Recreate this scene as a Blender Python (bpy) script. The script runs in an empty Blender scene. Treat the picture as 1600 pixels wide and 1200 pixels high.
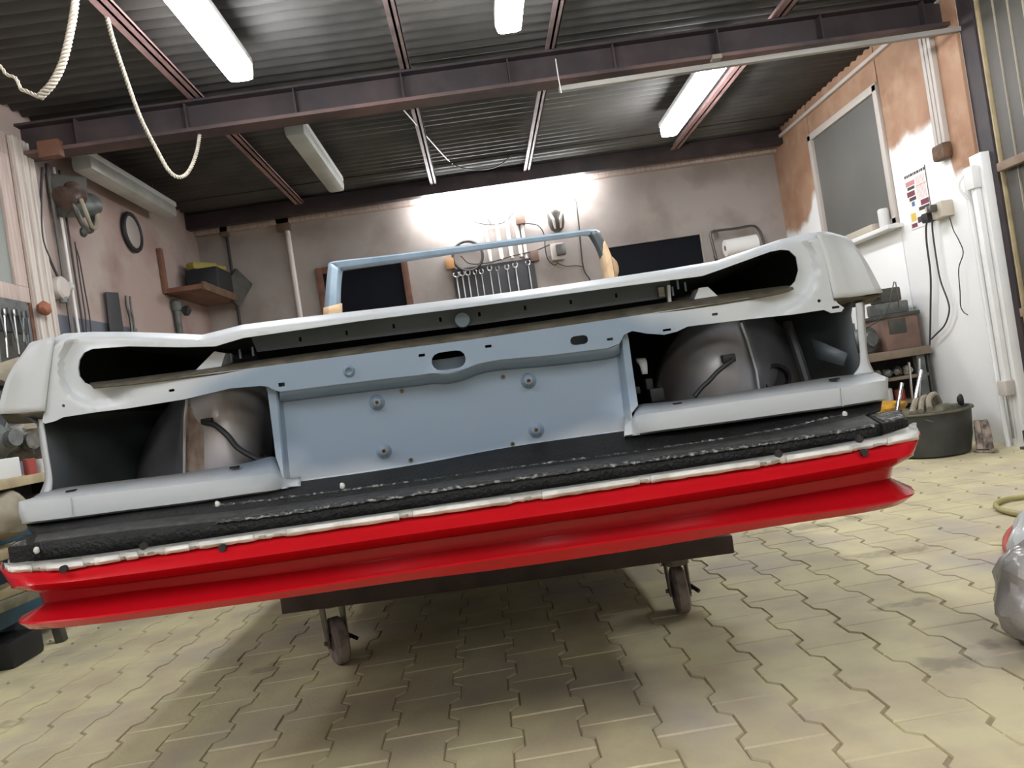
import bpy, bmesh, math, random
from mathutils import Vector, Matrix, geometry as G
from mathutils.bvhtree import BVHTree
random.seed(7)
S = bpy.context.scene; COL = S.collection
# ---------------------------------------------------------------- camera
F = 1200.0; CAM_H = 0.72
yc = Vector((757-800, -(612-600), -F)).normalized()
ar = math.radians(8.8); zc = Vector((-math.sin(ar), math.cos(ar), 0)); zc = (zc - zc.dot(yc)*yc).normalized(); xc = yc.cross(zc)
A = Matrix((xc, yc, zc))                       # camera axes -> world axes
cam = bpy.data.objects.new('camera', bpy.data.cameras.new('camera')); COL.objects.link(cam); S.camera = cam
cam.data.sensor_width = 36; cam.data.lens = 27; cam.data.clip_start = .05
cam.matrix_world = Matrix.Translation((0, 0, CAM_H)) @ A.to_4x4()
# ---------------------------------------------------------------- world, exposure
w = bpy.data.worlds.new('world'); S.world = w; w.use_nodes = True
w.node_tree.nodes['Background'].inputs[0].default_value = (.02, .025, .04, 1); w.node_tree.nodes['Background'].inputs[1].default_value = .3
S.view_settings.view_transform = 'Standard'; S.view_settings.look = 'None'; S.view_settings.gamma = 1; S.view_settings.use_curve_mapping = False
S.view_settings.exposure = 0.0
LAMP = 40.0                                     # radiance of a lit tube cover
def ray(px, py): return A @ Vector(((px-800)/F, -(py-600)/F, -1))
O = Vector((0, 0, CAM_H))
def PY(px, py, Y): d = ray(px, py); return O + d*(Y/d.y)
def PX(px, py, X): d = ray(px, py); return O + d*(X/d.x)
def PZ(px, py, Z): d = ray(px, py); return O + d*((Z-CAM_H)/d.z)
def proj(v):
    d = A.transposed() @ (Vector(v)-O); return (800+F*d.x/-d.z, 600-F*d.y/-d.z, -d.z)
# ---------------------------------------------------------------- materials
def N(nt, t, **k):
    n = nt.nodes.new(t)
    for a, b in k.items():
        if a in n.inputs: n.inputs[a].default_value = b
        else: setattr(n, a, b)
    return n
def mat(name, c, rough=.6, metal=0, c2=None, scale=4, c3=None, s3=1.2, bump=0, bscale=60, coat=0, lo=.4, hi=.65, spec=.5, mask=None, cm=None, stretch=None, emit=0, alpha=1):
    m = bpy.data.materials.new(name); m.use_nodes = True; nt = m.node_tree; L = nt.links; b = nt.nodes['Principled BSDF']
    b.inputs['Roughness'].default_value = rough; b.inputs['Metallic'].default_value = metal; b.inputs['Coat Weight'].default_value = coat
    b.inputs['Specular IOR Level'].default_value = spec; b.inputs['Coat Roughness'].default_value = .06
    col = N(nt, 'ShaderNodeRGB'); col.outputs[0].default_value = (*c, 1); out = col.outputs[0]
    g = N(nt, 'ShaderNodeNewGeometry'); pos = g.outputs['Position']
    if stretch:
        mp = N(nt, 'ShaderNodeMapping'); mp.inputs['Scale'].default_value = stretch; L.new(pos, mp.inputs[0]); pos = mp.outputs[0]
    def mixin(out, c2, sc, lo, hi, off=0, det=6):
        no = N(nt, 'ShaderNodeTexNoise', Scale=sc, Detail=det); ad = N(nt, 'ShaderNodeVectorMath', operation='ADD'); ad.inputs[1].default_value = (off, off*.7, 0)
        L.new(pos, ad.inputs[0]); L.new(ad.outputs[0], no.inputs['Vector'])
        mr = N(nt, 'ShaderNodeMapRange'); mr.inputs['From Min'].default_value = lo; mr.inputs['From Max'].default_value = hi; L.new(no.outputs['Fac'], mr.inputs[0])
        mx = N(nt, 'ShaderNodeMix', data_type='RGBA'); L.new(mr.outputs[0], mx.inputs[0]); L.new(out, mx.inputs[6]); mx.inputs[7].default_value = (*c2, 1); return mx.outputs[2]
    if c2: out = mixin(out, c2, scale, lo, hi)
    if c3: out = mixin(out, c3, s3, .5, .75, 13)
    if mask:                                    # a painted / sprayed zone: mask(nt, xyz sockets) -> factor socket
        sp = N(nt, 'ShaderNodeSeparateXYZ'); L.new(g.outputs['Position'], sp.inputs[0])
        mx = N(nt, 'ShaderNodeMix', data_type='RGBA'); L.new(mask(nt, sp.outputs, g.outputs['Position']), mx.inputs[0]); L.new(out, mx.inputs[6]); mx.inputs[7].default_value = (*cm, 1); out = mx.outputs[2]
    L.new(out, b.inputs['Base Color'])
    if bump:
        no = N(nt, 'ShaderNodeTexNoise', Scale=bscale, Detail=5); L.new(pos, no.inputs['Vector'])
        bp = N(nt, 'ShaderNodeBump', Strength=bump, Distance=.01); L.new(no.outputs['Fac'], bp.inputs['Height']); L.new(bp.outputs[0], b.inputs['Normal'])
    if emit:
        b.inputs['Emission Color'].default_value = (.96, .98, 1, 1); b.inputs['Emission Strength'].default_value = emit
    if alpha < 1: b.inputs['Alpha'].default_value = alpha
    return m
def Mt(nt, op, a, b=None, c=None, clamp=False):
    n = N(nt, 'ShaderNodeMath', operation=op, use_clamp=clamp)
    for i, v in enumerate((a, b, c)):
        if v is None: continue
        if isinstance(v, (int, float)): n.inputs[i].default_value = v
        else: nt.links.new(v, n.inputs[i])
    return n.outputs[0]
def ramp(nt, v, a, b):
    mr = N(nt, 'ShaderNodeMapRange', interpolation_type='SMOOTHSTEP'); mr.inputs['From Min'].default_value = a; mr.inputs['From Max'].default_value = b; nt.links.new(v, mr.inputs[0]); return mr.outputs[0]
def noise(nt, pos, sc, amp):
    n = N(nt, 'ShaderNodeTexNoise', Scale=sc, Detail=3); nt.links.new(pos, n.inputs['Vector']); return Mt(nt, 'MULTIPLY', Mt(nt, 'SUBTRACT', n.outputs['Fac'], .5), amp)
def m_primer(nt, p, pos):                       # white primer sprayed round the outside, blue-grey left in the middle
    x = Mt(nt, 'POWER', Mt(nt, 'DIVIDE', Mt(nt, 'ABSOLUTE', Mt(nt, 'ADD', p[0], .07)), .62), 2.0)
    z = Mt(nt, 'POWER', Mt(nt, 'DIVIDE', Mt(nt, 'ABSOLUTE', Mt(nt, 'SUBTRACT', p[2], .735)), .165), 2.0)
    d = Mt(nt, 'ADD', Mt(nt, 'SQRT', Mt(nt, 'ADD', x, z)), noise(nt, pos, 5, .35)); return ramp(nt, d, .74, 1.06)
def m_rightwall(nt, p, pos):                    # white sprayed over the lower part of the board wall
    n1 = noise(nt, pos, 6, .16)
    lim = Mt(nt, 'ADD', 1.53, Mt(nt, 'MULTIPLY', ramp(nt, p[1], 4.16, 4.24), .33))
    lim = Mt(nt, 'SUBTRACT', lim, Mt(nt, 'MULTIPLY', ramp(nt, p[1], 5.85, 6.1), .2))
    d = Mt(nt, 'SUBTRACT', Mt(nt, 'ADD', lim, n1), p[2]); return ramp(nt, d, -.03, .05)
def m_band(nt, p, pos):                         # grey-blue oil paint low on the left wall
    a = ramp(nt, Mt(nt, 'SUBTRACT', 1.475, p[2]), -.004, .004); return Mt(nt, 'MULTIPLY', a, ramp(nt, Mt(nt, 'SUBTRACT', 5.1, p[1]), -.02, .02))
def stains(nt, p, pos):
    out = None                                  # oil and rust stains, each with a place and a shape of its own
    for (sx, sy, rx, ry) in [(1.02, 1.98, .10, .035), (.87, 1.60, .07, .05), (1.02, 1.66, .05, .03), (-1.02, 1.72, .035, .06), (1.19, 3.0, .25, .05), (-.78, 2.35, .05, .06), (-1.5, 2.2, .12, .05), (.62, 1.62, .04, .02), (1.25, 2.45, .14, .05)]:
        x = Mt(nt, 'POWER', Mt(nt, 'ABSOLUTE', Mt(nt, 'DIVIDE', Mt(nt, 'SUBTRACT', p[0], sx), rx)), 2.0)
        y = Mt(nt, 'POWER', Mt(nt, 'ABSOLUTE', Mt(nt, 'DIVIDE', Mt(nt, 'SUBTRACT', p[1], sy), ry)), 2.0)
        d = Mt(nt, 'ADD', x, y); out = d if out is None else Mt(nt, 'MINIMUM', out, d)
    f = Mt(nt, 'ADD', out, Mt(nt, 'ADD', noise(nt, pos, 9, 5.5), noise(nt, pos, 31, 2.5))); return Mt(nt, 'MULTIPLY', ramp(nt, Mt(nt, 'MULTIPLY', f, -1.0), -1.2, .3), .5)
M = dict(
 primer=mat('body_paint', (.20, .26, .33), .42, mask=m_primer, cm=(.50, .525, .54), spec=.45, bump=.03, bscale=200),
 white=mat('white_primer', (.50, .52, .53), .5, c2=(.46, .48, .49), scale=7, bump=.03),
 bluegrey=mat('bluegrey_paint', (.20, .27, .34), .38, c2=(.16, .21, .27), scale=8),
 railpaint=mat('dark_bluegrey', (.085, .105, .12), .45, c2=(.06, .075, .085), scale=8), framelit=mat('highlight_bluegrey', (.33, .42, .50), .35, c2=(.22, .30, .37), scale=6), innerdark=mat('dark_inner_panel', (.09, .105, .11), .5, c2=(.06, .07, .075), scale=5),  # windscreen frame highlight put into a lighter blue-grey
 rust=mat('bare_rusty_edge', (.065, .052, .03), .75, c2=(.035, .03, .018), scale=40, c3=(.10, .09, .07), s3=25),
 arch=mat('wheelhouse_steel', (.50, .49, .51), .35, metal=.1, c2=(.33, .33, .35), scale=6, c3=(.42, .35, .29), s3=3),
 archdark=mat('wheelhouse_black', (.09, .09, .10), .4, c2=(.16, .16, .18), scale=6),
 seam=mat('brown_seam_sealer', (.22, .15, .11), .8, c2=(.35, .28, .22), scale=30),
 red=mat('red_gloss_paint', (.47, .006, .012), .2, coat=.12, spec=.2, c2=(.42, .006, .010), scale=3),
 flange=mat('white_plastic_flange', (.74, .73, .68), .5, c2=(.5, .49, .44), scale=30),
 flangegap=mat('torn_plastic', (.34, .32, .27), .7, c2=(.2, .18, .14), scale=40),
 foam=mat('black_foam', (.009, .0095, .009), .55, spec=.3, c2=(.016, .016, .016), scale=30, bump=.6, bscale=140),
 foampale=mat('pale_foam_edge', (.05, .05, .05), .6, c2=(.34, .34, .33), scale=110, lo=.5, hi=.62, bump=.8, bscale=140),
 foamtop=mat('grey_foam_bevel', (.035, .035, .034), .5, c2=(.07, .07, .067), scale=60, bump=.5, bscale=160),
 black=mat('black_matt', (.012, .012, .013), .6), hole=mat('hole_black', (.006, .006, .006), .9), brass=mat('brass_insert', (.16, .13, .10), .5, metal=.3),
 paper=mat('masking_paper', (.60, .42, .25), .75, c2=(.48, .32, .18), scale=18, bump=.3, bscale=30),
 dolly=mat('brown_dolly_steel', (.05, .028, .024), .6, c2=(.03, .018, .016), scale=12), fork=mat('caster_zinc', (.22, .20, .17), .45, metal=.7, c2=(.12, .1, .09), scale=30),
 tyre=mat('worn_grey_tyre', (.30, .25, .23), .75, c2=(.16, .13, .12), scale=30), hub=mat('caster_hub', (.13, .10, .085), .6, metal=.3),
 ceil=mat('corrugated_fibre_sheet', (.095, .09, .086), .7, c2=(.06, .058, .058), scale=3, c3=(.12, .11, .10), s3=1, spec=.4), flangepink=mat('pink_worn_flange', (.17, .10, .09), .6, c2=(.06, .04, .042), scale=2.5, lo=.35, hi=.6), slab=mat('ceiling_slab', (.05, .05, .05), .9),
 beam=mat('red_oxide_steel', (.042, .029, .031), .6, c2=(.028, .022, .026), scale=6, c3=(.07, .05, .05), s3=4), purlin=mat('dusty_purlin', (.30, .22, .21), .6, c2=(.2, .15, .15), scale=8), purlinp=mat('pink_oxide_purlin', (.33, .19, .18), .6, c2=(.22, .14, .13), scale=6),
 wallb=mat('back_plaster', (.40, .355, .33), .85, c2=(.31, .27, .25), scale=1.6, c3=(.24, .20, .18), s3=2.3, bump=.08, bscale=12),
 walll=mat('left_plaster', (.40, .30, .27), .85, c2=(.42, .35, .31), scale=2.2, c3=(.27, .17, .15), s3=2, bump=.08, bscale=12, mask=m_band, cm=(.13, .14, .17)),
 wallf=mat('front_wall', (.5, .45, .42), .9), osb=mat('sprayed_board', (.40, .235, .15), .75, c2=(.31, .165, .095), scale=3.5, c3=(.46, .30, .20), s3=7, bump=.15, bscale=60, mask=m_rightwall, cm=(.88, .88, .87)),
 whitewall=mat('white_wall_paint', (.80, .80, .79), .7, c2=(.7, .7, .69), scale=3), pinkwood=mat('pale_pink_wood', (.52, .42, .37), .7, c2=(.40, .31, .27), scale=5, stretch=(9, 9, .6)),
 palewood=mat('pale_wood_post', (.62, .56, .50), .7, c2=(.48, .41, .36), scale=5, stretch=(9, 9, .6)), frame=mat('window_frame_paint', (.52, .47, .43), .6), brownwood=mat('brown_wood', (.20, .09, .055), .6, c2=(.13, .06, .04), scale=10), pane=mat('grey_sheet_pane', (.135, .132, .122), .35, c2=(.16, .155, .145), scale=2), night=mat('night_glass', (.008, .009, .014), .5, spec=.08),
 green=mat('dull_green_pane', (.2, .21, .19), .4),
 brick=mat('concrete_paver', (.68, .61, .37), .6, c2=(.54, .46, .30), scale=5, c3=(.47, .41, .34), s3=2.6, bump=.1, bscale=90, mask=stains, cm=(.15, .115, .075)), joint=mat('joint_sand', (.34, .30, .20), .95),
 doorp=mat('grey_door_sheet', (.085, .077, .066), .5, c2=(.065, .058, .05), scale=3, spec=.4), doorr=mat('rusty_rail', (.25, .18, .12), .6, c2=(.16, .1, .07), scale=8), seamw=mat('pale_sheet_edge', (.30, .27, .21), .5),
 lamp_on=mat('lit_diffuser', (.9, .9, .9), .4, emit=LAMP), lamp_off=mat('unlit_diffuser', (.56, .57, .54), .3, c2=(.45, .46, .43), scale=5), housing=mat('lamp_housing', (.6, .6, .58), .4),
 rope=mat('pale_rope', (.55, .50, .42), .85, c2=(.42, .37, .3), scale=50), cable=mat('dark_cable', (.04, .035, .035), .6), cablew=mat('white_cable', (.75, .73, .7), .5), greyconduit=mat('grey_conduit', (.27, .26, .24), .5, c2=(.36, .34, .31), scale=2), pipe=mat('white_conduit', (.72, .66, .62), .45), steel=mat('tool_steel', (.45, .44, .42), .3, metal=.9), steeld=mat('dark_tool_steel', (.12, .11, .10), .4, metal=.6),
 board=mat('dark_tool_board', (.05, .05, .056), .6), wood=mat('light_wood', (.42, .26, .12), .7, c2=(.3, .18, .08), scale=12), bench=mat('dirty_bench_wood', (.20, .155, .11), .75, c2=(.11, .085, .06), scale=8), benchy=mat('yellow_bench_wood', (.42, .34, .2), .7, c2=(.3, .24, .14), scale=8),
 hoistbrown=mat('dark_brown_drum', (.06, .035, .03), .5, c2=(.12, .08, .06), scale=20), grease=mat('greasy_metal', (.07, .065, .055), .45, metal=.4, c2=(.16, .15, .13), scale=25), greycast=mat('grey_green_cast', (.14, .15, .14), .5, metal=.3, c2=(.08, .085, .08), scale=20), brownbox=mat('reddish_box', (.20, .12, .095), .7, c2=(.14, .09, .07), scale=10), dk=mat('dark_olive', (.04, .042, .035), .6, c2=(.07, .065, .05), scale=12),
 tub=mat('black_rubber_tub', (.035, .037, .036), .55, c2=(.06, .062, .055), scale=8), olive=mat('olive_rag', (.16, .15, .10), .9, c2=(.1, .095, .06), scale=20, bump=.5, bscale=40), yellow=mat('yellow_orange_stand', (.62, .32, .03), .5, c2=(.4, .2, .03), scale=18), rustybrown=mat('rusty_brown', (.16, .09, .05), .7, c2=(.09, .05, .03), scale=20),
 chrome=mat('chrome_rod', (.75, .76, .78), .15, metal=1), glove=mat('dirty_glove', (.42, .33, .28), .9, c2=(.06, .055, .05), scale=22), hosey=mat('yellow_hose', (.42, .38, .16), .5), hosered=mat('red_hose', (.5, .09, .07), .5), bag=mat('grey_plastic_bag', (.40, .38, .37), .22, c2=(.29, .27, .26), scale=9, bump=.8, bscale=14), bagw=mat('white_plastic_bag', (.7, .72, .71), .2, bump=.8, bscale=14),
 blue=mat('blue_cabinet', (.03, .11, .19), .5, c2=(.025, .08, .14), scale=6), cloth=mat('beige_sack', (.33, .29, .22), .9, c2=(.22, .19, .14), scale=10), whitebox=mat('white_carton', (.6, .6, .58), .6), redt=mat('red_tin', (.3, .05, .04), .5), yellowt=mat('yellow_tool', (.32, .26, .05), .6), blacktool=mat('black_case', (.014, .016, .018), .5), poster=mat('poster_paper', (.8, .79, .77), .5), ink=mat('dark_ink', (.06, .04, .05), .6), inkp=mat('pink_ink', (.6, .25, .25), .6), inky=mat('yellow_ink', (.7, .5, .08), .6), inkb=mat('blue_ink', (.08, .16, .4), .6), inkm=mat('maroon_ink', (.2, .04, .07), .6), roll=mat('paper_roll', (.85, .84, .82), .8), socket=mat('beige_socket', (.5, .44, .36), .5), mirror=mat('dull_mirror', (.45, .40, .37), .3, metal=.2), orange=mat('orange_block', (.5, .26, .1), .6), terracotta=mat('terracotta_knob', (.30, .11, .06), .6))
# ---------------------------------------------------------------- mesh helpers
BASE = {}
class MB:
    def __init__(s): s.v = []; s.f = []
    def add(s, vs, fs):
        o = len(s.v); s.v += [Vector(v) for v in vs]; s.f += [tuple(i+o for i in f) for f in fs]; return s
    def box(s, a, b, bev=0, rot=None, c=None):
        a, b = Vector(a), Vector(b); lo = Vector(map(min, a, b)); hi = Vector(map(max, a, b)); bm = bmesh.new(); bmesh.ops.create_cube(bm, size=1)
        for v in bm.verts: v.co = Vector((v.co.x*(hi.x-lo.x), v.co.y*(hi.y-lo.y), v.co.z*(hi.z-lo.z)))
        if bev: bmesh.ops.bevel(bm, geom=bm.edges[:], offset=min(bev, .45*min(hi-lo)), segments=2, affect='EDGES', profile=.6)
        ce = (lo+hi)/2; bm.verts.index_update()
        s.add([(rot @ v.co if rot else v.co)+ce for v in bm.verts], [[v.index for v in f.verts] for f in bm.faces]); bm.free(); return s
    def bar(s, p, q, w, h, up=(0, 0, 1), bev=0):      # box from p to q, w across, h along up
        p, q = Vector(p), Vector(q); d = q-p; L = d.length; d.normalize(); u = Vector(up); x = d.cross(u).normalized(); u = x.cross(d).normalized()
        R = Matrix((x, d, u)).transposed(); c = (p+q)/2; n = len(s.v); s.box((-w/2, -L/2, -h/2), (w/2, L/2, h/2), bev)
        for i in range(n, len(s.v)): s.v[i] = R @ s.v[i] + c
        return s
    def tube(s, pts, r, n=8, rs=None):
        pts = [Vector(p) for p in pts]; fr = None; rings = []
        for i, p in enumerate(pts):
            t = (pts[min(i+1, len(pts)-1)]-pts[max(i-1, 0)]).normalized()
            if fr is None: fr = t.orthogonal().normalized()
            fr = (fr - fr.dot(t)*t).normalized(); b = t.cross(fr); rr = rs[i] if rs else r
            rings.append([p + rr*(math.cos(2*math.pi*k/n)*fr + math.sin(2*math.pi*k/n)*b) for k in range(n)])
        vs = sum(rings, []); fs = [(i*n+k, i*n+(k+1) % n, (i+1)*n+(k+1) % n, (i+1)*n+k) for i in range(len(pts)-1) for k in range(n)]
        fs += [tuple(range(n))[::-1], tuple((len(pts)-1)*n+k for k in range(n))]; return s.add(vs, fs)
    def lathe(s, c, ax, prof, n=24):                  # prof: (radius, height along ax)
        ax = Vector(ax).normalized(); u = ax.orthogonal().normalized(); w_ = ax.cross(u); c = Vector(c)
        vs = [c+ax*h+r*(math.cos(2*math.pi*k/n)*u+math.sin(2*math.pi*k/n)*w_) for r, h in prof for k in range(n)]
        fs = [(i*n+k, i*n+(k+1) % n, (i+1)*n+(k+1) % n, (i+1)*n+k) for i in range(len(prof)-1) for k in range(n)]
        ring = abs(prof[0][0]-prof[-1][0])+abs(prof[0][1]-prof[-1][1]) < 1e-6
        if prof[0][0] > 1e-6 and not ring: fs.append(tuple(range(n))[::-1])
        if prof[-1][0] > 1e-6 and not ring: fs.append(tuple((len(prof)-1)*n+k for k in range(n)))
        return s.add(vs, fs)
    def grid(s, g):
        m = len(g[0]); return s.add(sum(g, []), [(i*m+j, i*m+j+1, (i+1)*m+j+1, (i+1)*m+j) for i in range(len(g)-1) for j in range(m-1)])
    def blob(s, c, r, seed=0, amp=.25, sub=2, cut=None):
        bm = bmesh.new(); bmesh.ops.create_icosphere(bm, subdivisions=sub, radius=1); rd = random.Random(seed); ph = [rd.uniform(0, 6) for _ in range(6)]
        for v in bm.verts:
            k = 1+amp*(math.sin(3*v.co.x+ph[0])*math.cos(4*v.co.y+ph[1])+.5*math.sin(7*v.co.z+ph[2]+5*v.co.x))
            v.co = Vector(c)+Vector((v.co.x*r[0]*k, v.co.y*r[1]*k, v.co.z*r[2]*k))
            if cut is not None and v.co.z < cut: v.co.z = cut
        bm.verts.index_update(); s.add([v.co for v in bm.verts], [[v.index for v in f.verts] for f in bm.faces]); bm.free(); return s
def CR(p, n):
    out = []; P_ = [p[0]*2-p[1]]+list(p)+[p[-1]*2-p[-2]]
    for i in range(1, len(P_)-2):
        a, b, c, d = P_[i-1:i+3]
        for k in range(n):
            t = k/n; out.append(.5*((2*b)+(c-a)*t+(2*a-5*b+4*c-d)*t*t+(3*b-a-3*c+d)*t**3))
    return out+[p[-1]]
def W(p): return p.copy() if isinstance(p, Vector) else PY(*p)
def loft(rows, n=6, m=1, mb=None):
    g = [CR([W(p) for p in r], n) for r in rows]
    if m > 1:
        t = [CR([g[i][j] for i in range(len(g))], m) for j in range(len(g[0]))]; g = [[t[j][i] for j in range(len(t))] for i in range(len(t[0]))]
    return (mb or MB()).grid(g)
def obj(name, mb, material, parent=None, solid=0, angle=35, off=-1):
    base = BASE.get(parent.name, Vector()) if parent else Vector()
    me = bpy.data.meshes.new(name); me.from_pydata([v-base for v in mb.v], [], mb.f); me.validate(); me.update()
    bm = bmesh.new(); bm.from_mesh(me); bmesh.ops.remove_doubles(bm, verts=bm.verts, dist=1e-6); bmesh.ops.recalc_face_normals(bm, faces=bm.faces)
    bm.to_mesh(me); bm.free()
    me.shade_smooth(); me.set_sharp_from_angle(angle=math.radians(angle))
    o = bpy.data.objects.new(name, me); COL.objects.link(o); me.materials.append(M[material] if isinstance(material, str) else material)
    if solid:
        md = o.modifiers.new('solid', 'SOLIDIFY'); md.thickness = solid; md.offset = off
    if parent: o.parent = parent; BASE[o.name] = base.copy()
    return o
def tag(o, label, cat, group=None):
    o['label'] = label; o['category'] = cat
    if group: o['group'] = group
    return o
def thing(name, loc, label, cat, group=None):
    o = bpy.data.objects.new(name, None); COL.objects.link(o); o.location = loc; BASE[o.name] = Vector(loc); o.empty_display_size = .1; return tag(o, label, cat, group)
def struct(name, mb, material, **k):
    o = obj(name, mb, material, **k); o['kind'] = 'structure'; return o
def single(name, mb, material, label, cat, group=None, **k):          # one-mesh thing with its origin at its base
    xs = [v.x for v in mb.v]; ys = [v.y for v in mb.v]; zs = [v.z for v in mb.v]; c = Vector(((min(xs)+max(xs))/2, (min(ys)+max(ys))/2, min(zs)))
    mb.v = [v-c for v in mb.v]; o = obj(name, mb, material, **k); o.location = c; return tag(o, label, cat, group)
def segd(p, a, b):
    ax, ay = b[0]-a[0], b[1]-a[1]; l = ax*ax+ay*ay; t = 0 if l == 0 else max(0, min(1, ((p[0]-a[0])*ax+(p[1]-a[1])*ay)/l)); return math.hypot(p[0]-a[0]-t*ax, p[1]-a[1]-t*ay)
def pld(p, pl, closed=False):
    n = len(pl); return min(segd(p, pl[i], pl[(i+1) % n]) for i in range(n if closed else n-1))
def inside(p, poly):
    c = False; j = len(poly)-1
    for i in range(len(poly)):
        a, b = poly[i], poly[j]
        if (a[1] > p[1]) != (b[1] > p[1]) and p[0] < (b[0]-a[0])*(p[1]-a[1])/(b[1]-a[1])+a[0]: c = not c
        j = i
    return c
def dens(pl, st):
    out = []
    for i in range(len(pl)):
        a, b = pl[i], pl[(i+1) % len(pl)]; k = max(1, int(math.hypot(b[0]-a[0], b[1]-a[1])/st))
        out += [(a[0]+(b[0]-a[0])*t/k, a[1]+(b[1]-a[1])*t/k) for t in range(k)]
    return out
def smooth(pl, n=4): return [(v.x, v.y) for v in CR([Vector((p[0], p[1], 0)) for p in pl+[pl[0]]], n)[:-1]]
def circ(c, r, n=16, ry=None): return [(c[0]+r*math.cos(2*math.pi*k/n), c[1]+(ry or r)*math.sin(2*math.pi*k/n)) for k in range(n)]
def caps(c, hw, r, ang=-8, n=6):
    a = math.radians(ang); pts = [(hw-r+r*math.cos(t), r*math.sin(t)) for t in [math.pi*(k/n-.5) for k in range(n+1)]]; pts += [(-x, -y) for x, y in pts]
    return [(c[0]+x*math.cos(a)-y*math.sin(a), c[1]+x*math.sin(a)+y*math.cos(a)) for x, y in pts]
def rect(c, hw, hh, ang=-8):
    a = math.radians(ang); return [(c[0]+x*math.cos(a)-y*math.sin(a), c[1]+x*math.sin(a)+y*math.cos(a)) for x, y in ((-hw, -hh), (hw, -hh), (hw, hh), (-hw, hh))]
def plate(outer, holes, Yf, st=7, th=.004, rings=()):  # sheet-metal panel with pressed relief and cut-outs
    outer = dens(outer, st); holes = [dens(h, st) for h in holes]; vs = []; rings = [[q for q in rg_ if inside(q, outer) and pld(q, outer, True) > 1.2 and not any(inside(q, h) or pld(q, h, True) < 1.2 for h in holes)] for rg_ in rings]; allr = [q for rg_ in rings for q in rg_]; es = []
    for lp in [outer]+holes:
        o = len(vs); vs += lp; es += [(o+i, o+(i+1) % len(lp)) for i in range(len(lp))]
    for rg in rings: vs += rg
    x0 = min(p[0] for p in outer); x1 = max(p[0] for p in outer); y0 = min(p[1] for p in outer); y1 = max(p[1] for p in outer)
    y = y0+st/2; r = 0
    while y < y1:
        x = x0+st/2+(st/2 if r % 2 else 0)
        while x < x1:
            if inside((x, y), outer) and not any(inside((x, y), h) for h in holes) and pld((x, y), outer, True) > st*.5 and all(pld((x, y), h, True) > st*.5 for h in holes) and all(abs(q[0]-x)+abs(q[1]-y) > st*.55 for q in allr): vs.append((x, y))
            x += st
        y += st*.87; r += 1
    res = G.delaunay_2d_cdt([Vector(v) for v in vs], es, [], 0, 1e-4); co, fa = res[0], res[2]; keep = []
    for f in fa:
        c = (sum(co[i].x for i in f)/len(f), sum(co[i].y for i in f)/len(f))
        if inside(c, outer) and not any(inside(c, h) for h in holes): keep.append(tuple(f))
    fr = [PY(c.x, c.y, Yf(c.x, c.y)) for c in co]; n = len(fr); ed = {}
    for f in keep:
        for i in range(len(f)): a, b = f[i], f[(i+1) % len(f)]; ed[(a, b)] = 1
    fs = list(keep)+[tuple(i+n for i in f[::-1]) for f in keep]+[(b, a, a+n, b+n) for (a, b) in ed if (b, a) not in ed]
    return MB().add(fr+[v+Vector((0, th, 0)) for v in fr], fs)
def ss(a, b, x): t = max(0, min(1, (x-a)/(b-a))); return t*t*(3-2*t)
def copytree(root, loc=None, rot=None, label=None):
    r = root.copy(); COL.objects.link(r)
    if loc is not None: r.location = loc
    if rot is not None: r.rotation_euler.z = rot
    if label: r['label'] = label
    for ch in root.children:
        c = ch.copy(); COL.objects.link(c); c.parent = r
        for g in ch.children: d = g.copy(); COL.objects.link(d); d.parent = c
    return r
# ================================================================ SETTING
XL, XR, YB, ZC = -2.18, 2.77, 6.5, 2.5
YN = -4.6
struct('wall_back', MB().box((XL-.15, YB, -.1), (XR+.15, YB+.15, 2.62)), 'wallb')
struct('wall_left', MB().box((XL-.15, YN, -.1), (XL, YB, 2.62)), 'walll')
struct('wall_front', MB().box((XL-.15, YN-.15, -.1), (3.2, YN, 2.62)), 'wallf')
wr = struct('wall_right', MB().box((XR+.02, 3.98, -.1), (XR+.17, YB, 2.62)), 'whitewall')
struct('wall_right_near', MB().box((3.06, YN, -.1), (3.2, 4.0, 2.62)), 'wallf')
fl = struct('floor', MB().box((XL-.1, YN-.1, -.06), (3.15, YB+.1, -.0055)), 'joint')
ce = struct('ceiling', MB().box((XL-.15, YN-.15, 2.58), (3.2, YB+.15, 2.66)), 'slab')
# board panels of the right wall (around the window)
for (y0, y1, z0, z1) in [(3.98, 4.775, 0, 2.53), (4.785, 5.8, 2.27, 2.53), (4.785, 5.8, 0, 1.40), (5.81, 6.5, 0, 2.53)]:
    obj('board_panel', MB().box((XR, y0, z0), (XR+.02, y1, z1), .002), 'osb', wr)
# window_1, right wall
win = struct('window_1', MB().box((XR+.005, 4.81, 1.42), (XR+.018, 5.78, 2.25)), 'pane')
for a, b in [((XR-.02, 4.78, 1.38), (XR+.019, 4.83, 2.28)), ((XR-.02, 5.76, 1.38), (XR+.019, 5.81, 2.28)), ((XR-.02, 4.78, 2.235), (XR+.019, 5.81, 2.285)), ((XR-.02, 4.78, 1.375), (XR+.019, 5.81, 1.42))]:
    obj('window_frame', MB().box(a, b, .004), 'frame', win)
obj('window_sill', MB().box((XR-.10, 4.74, 1.345), (XR+.0, 5.84, 1.372), .004), 'whitewall', win)
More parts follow.
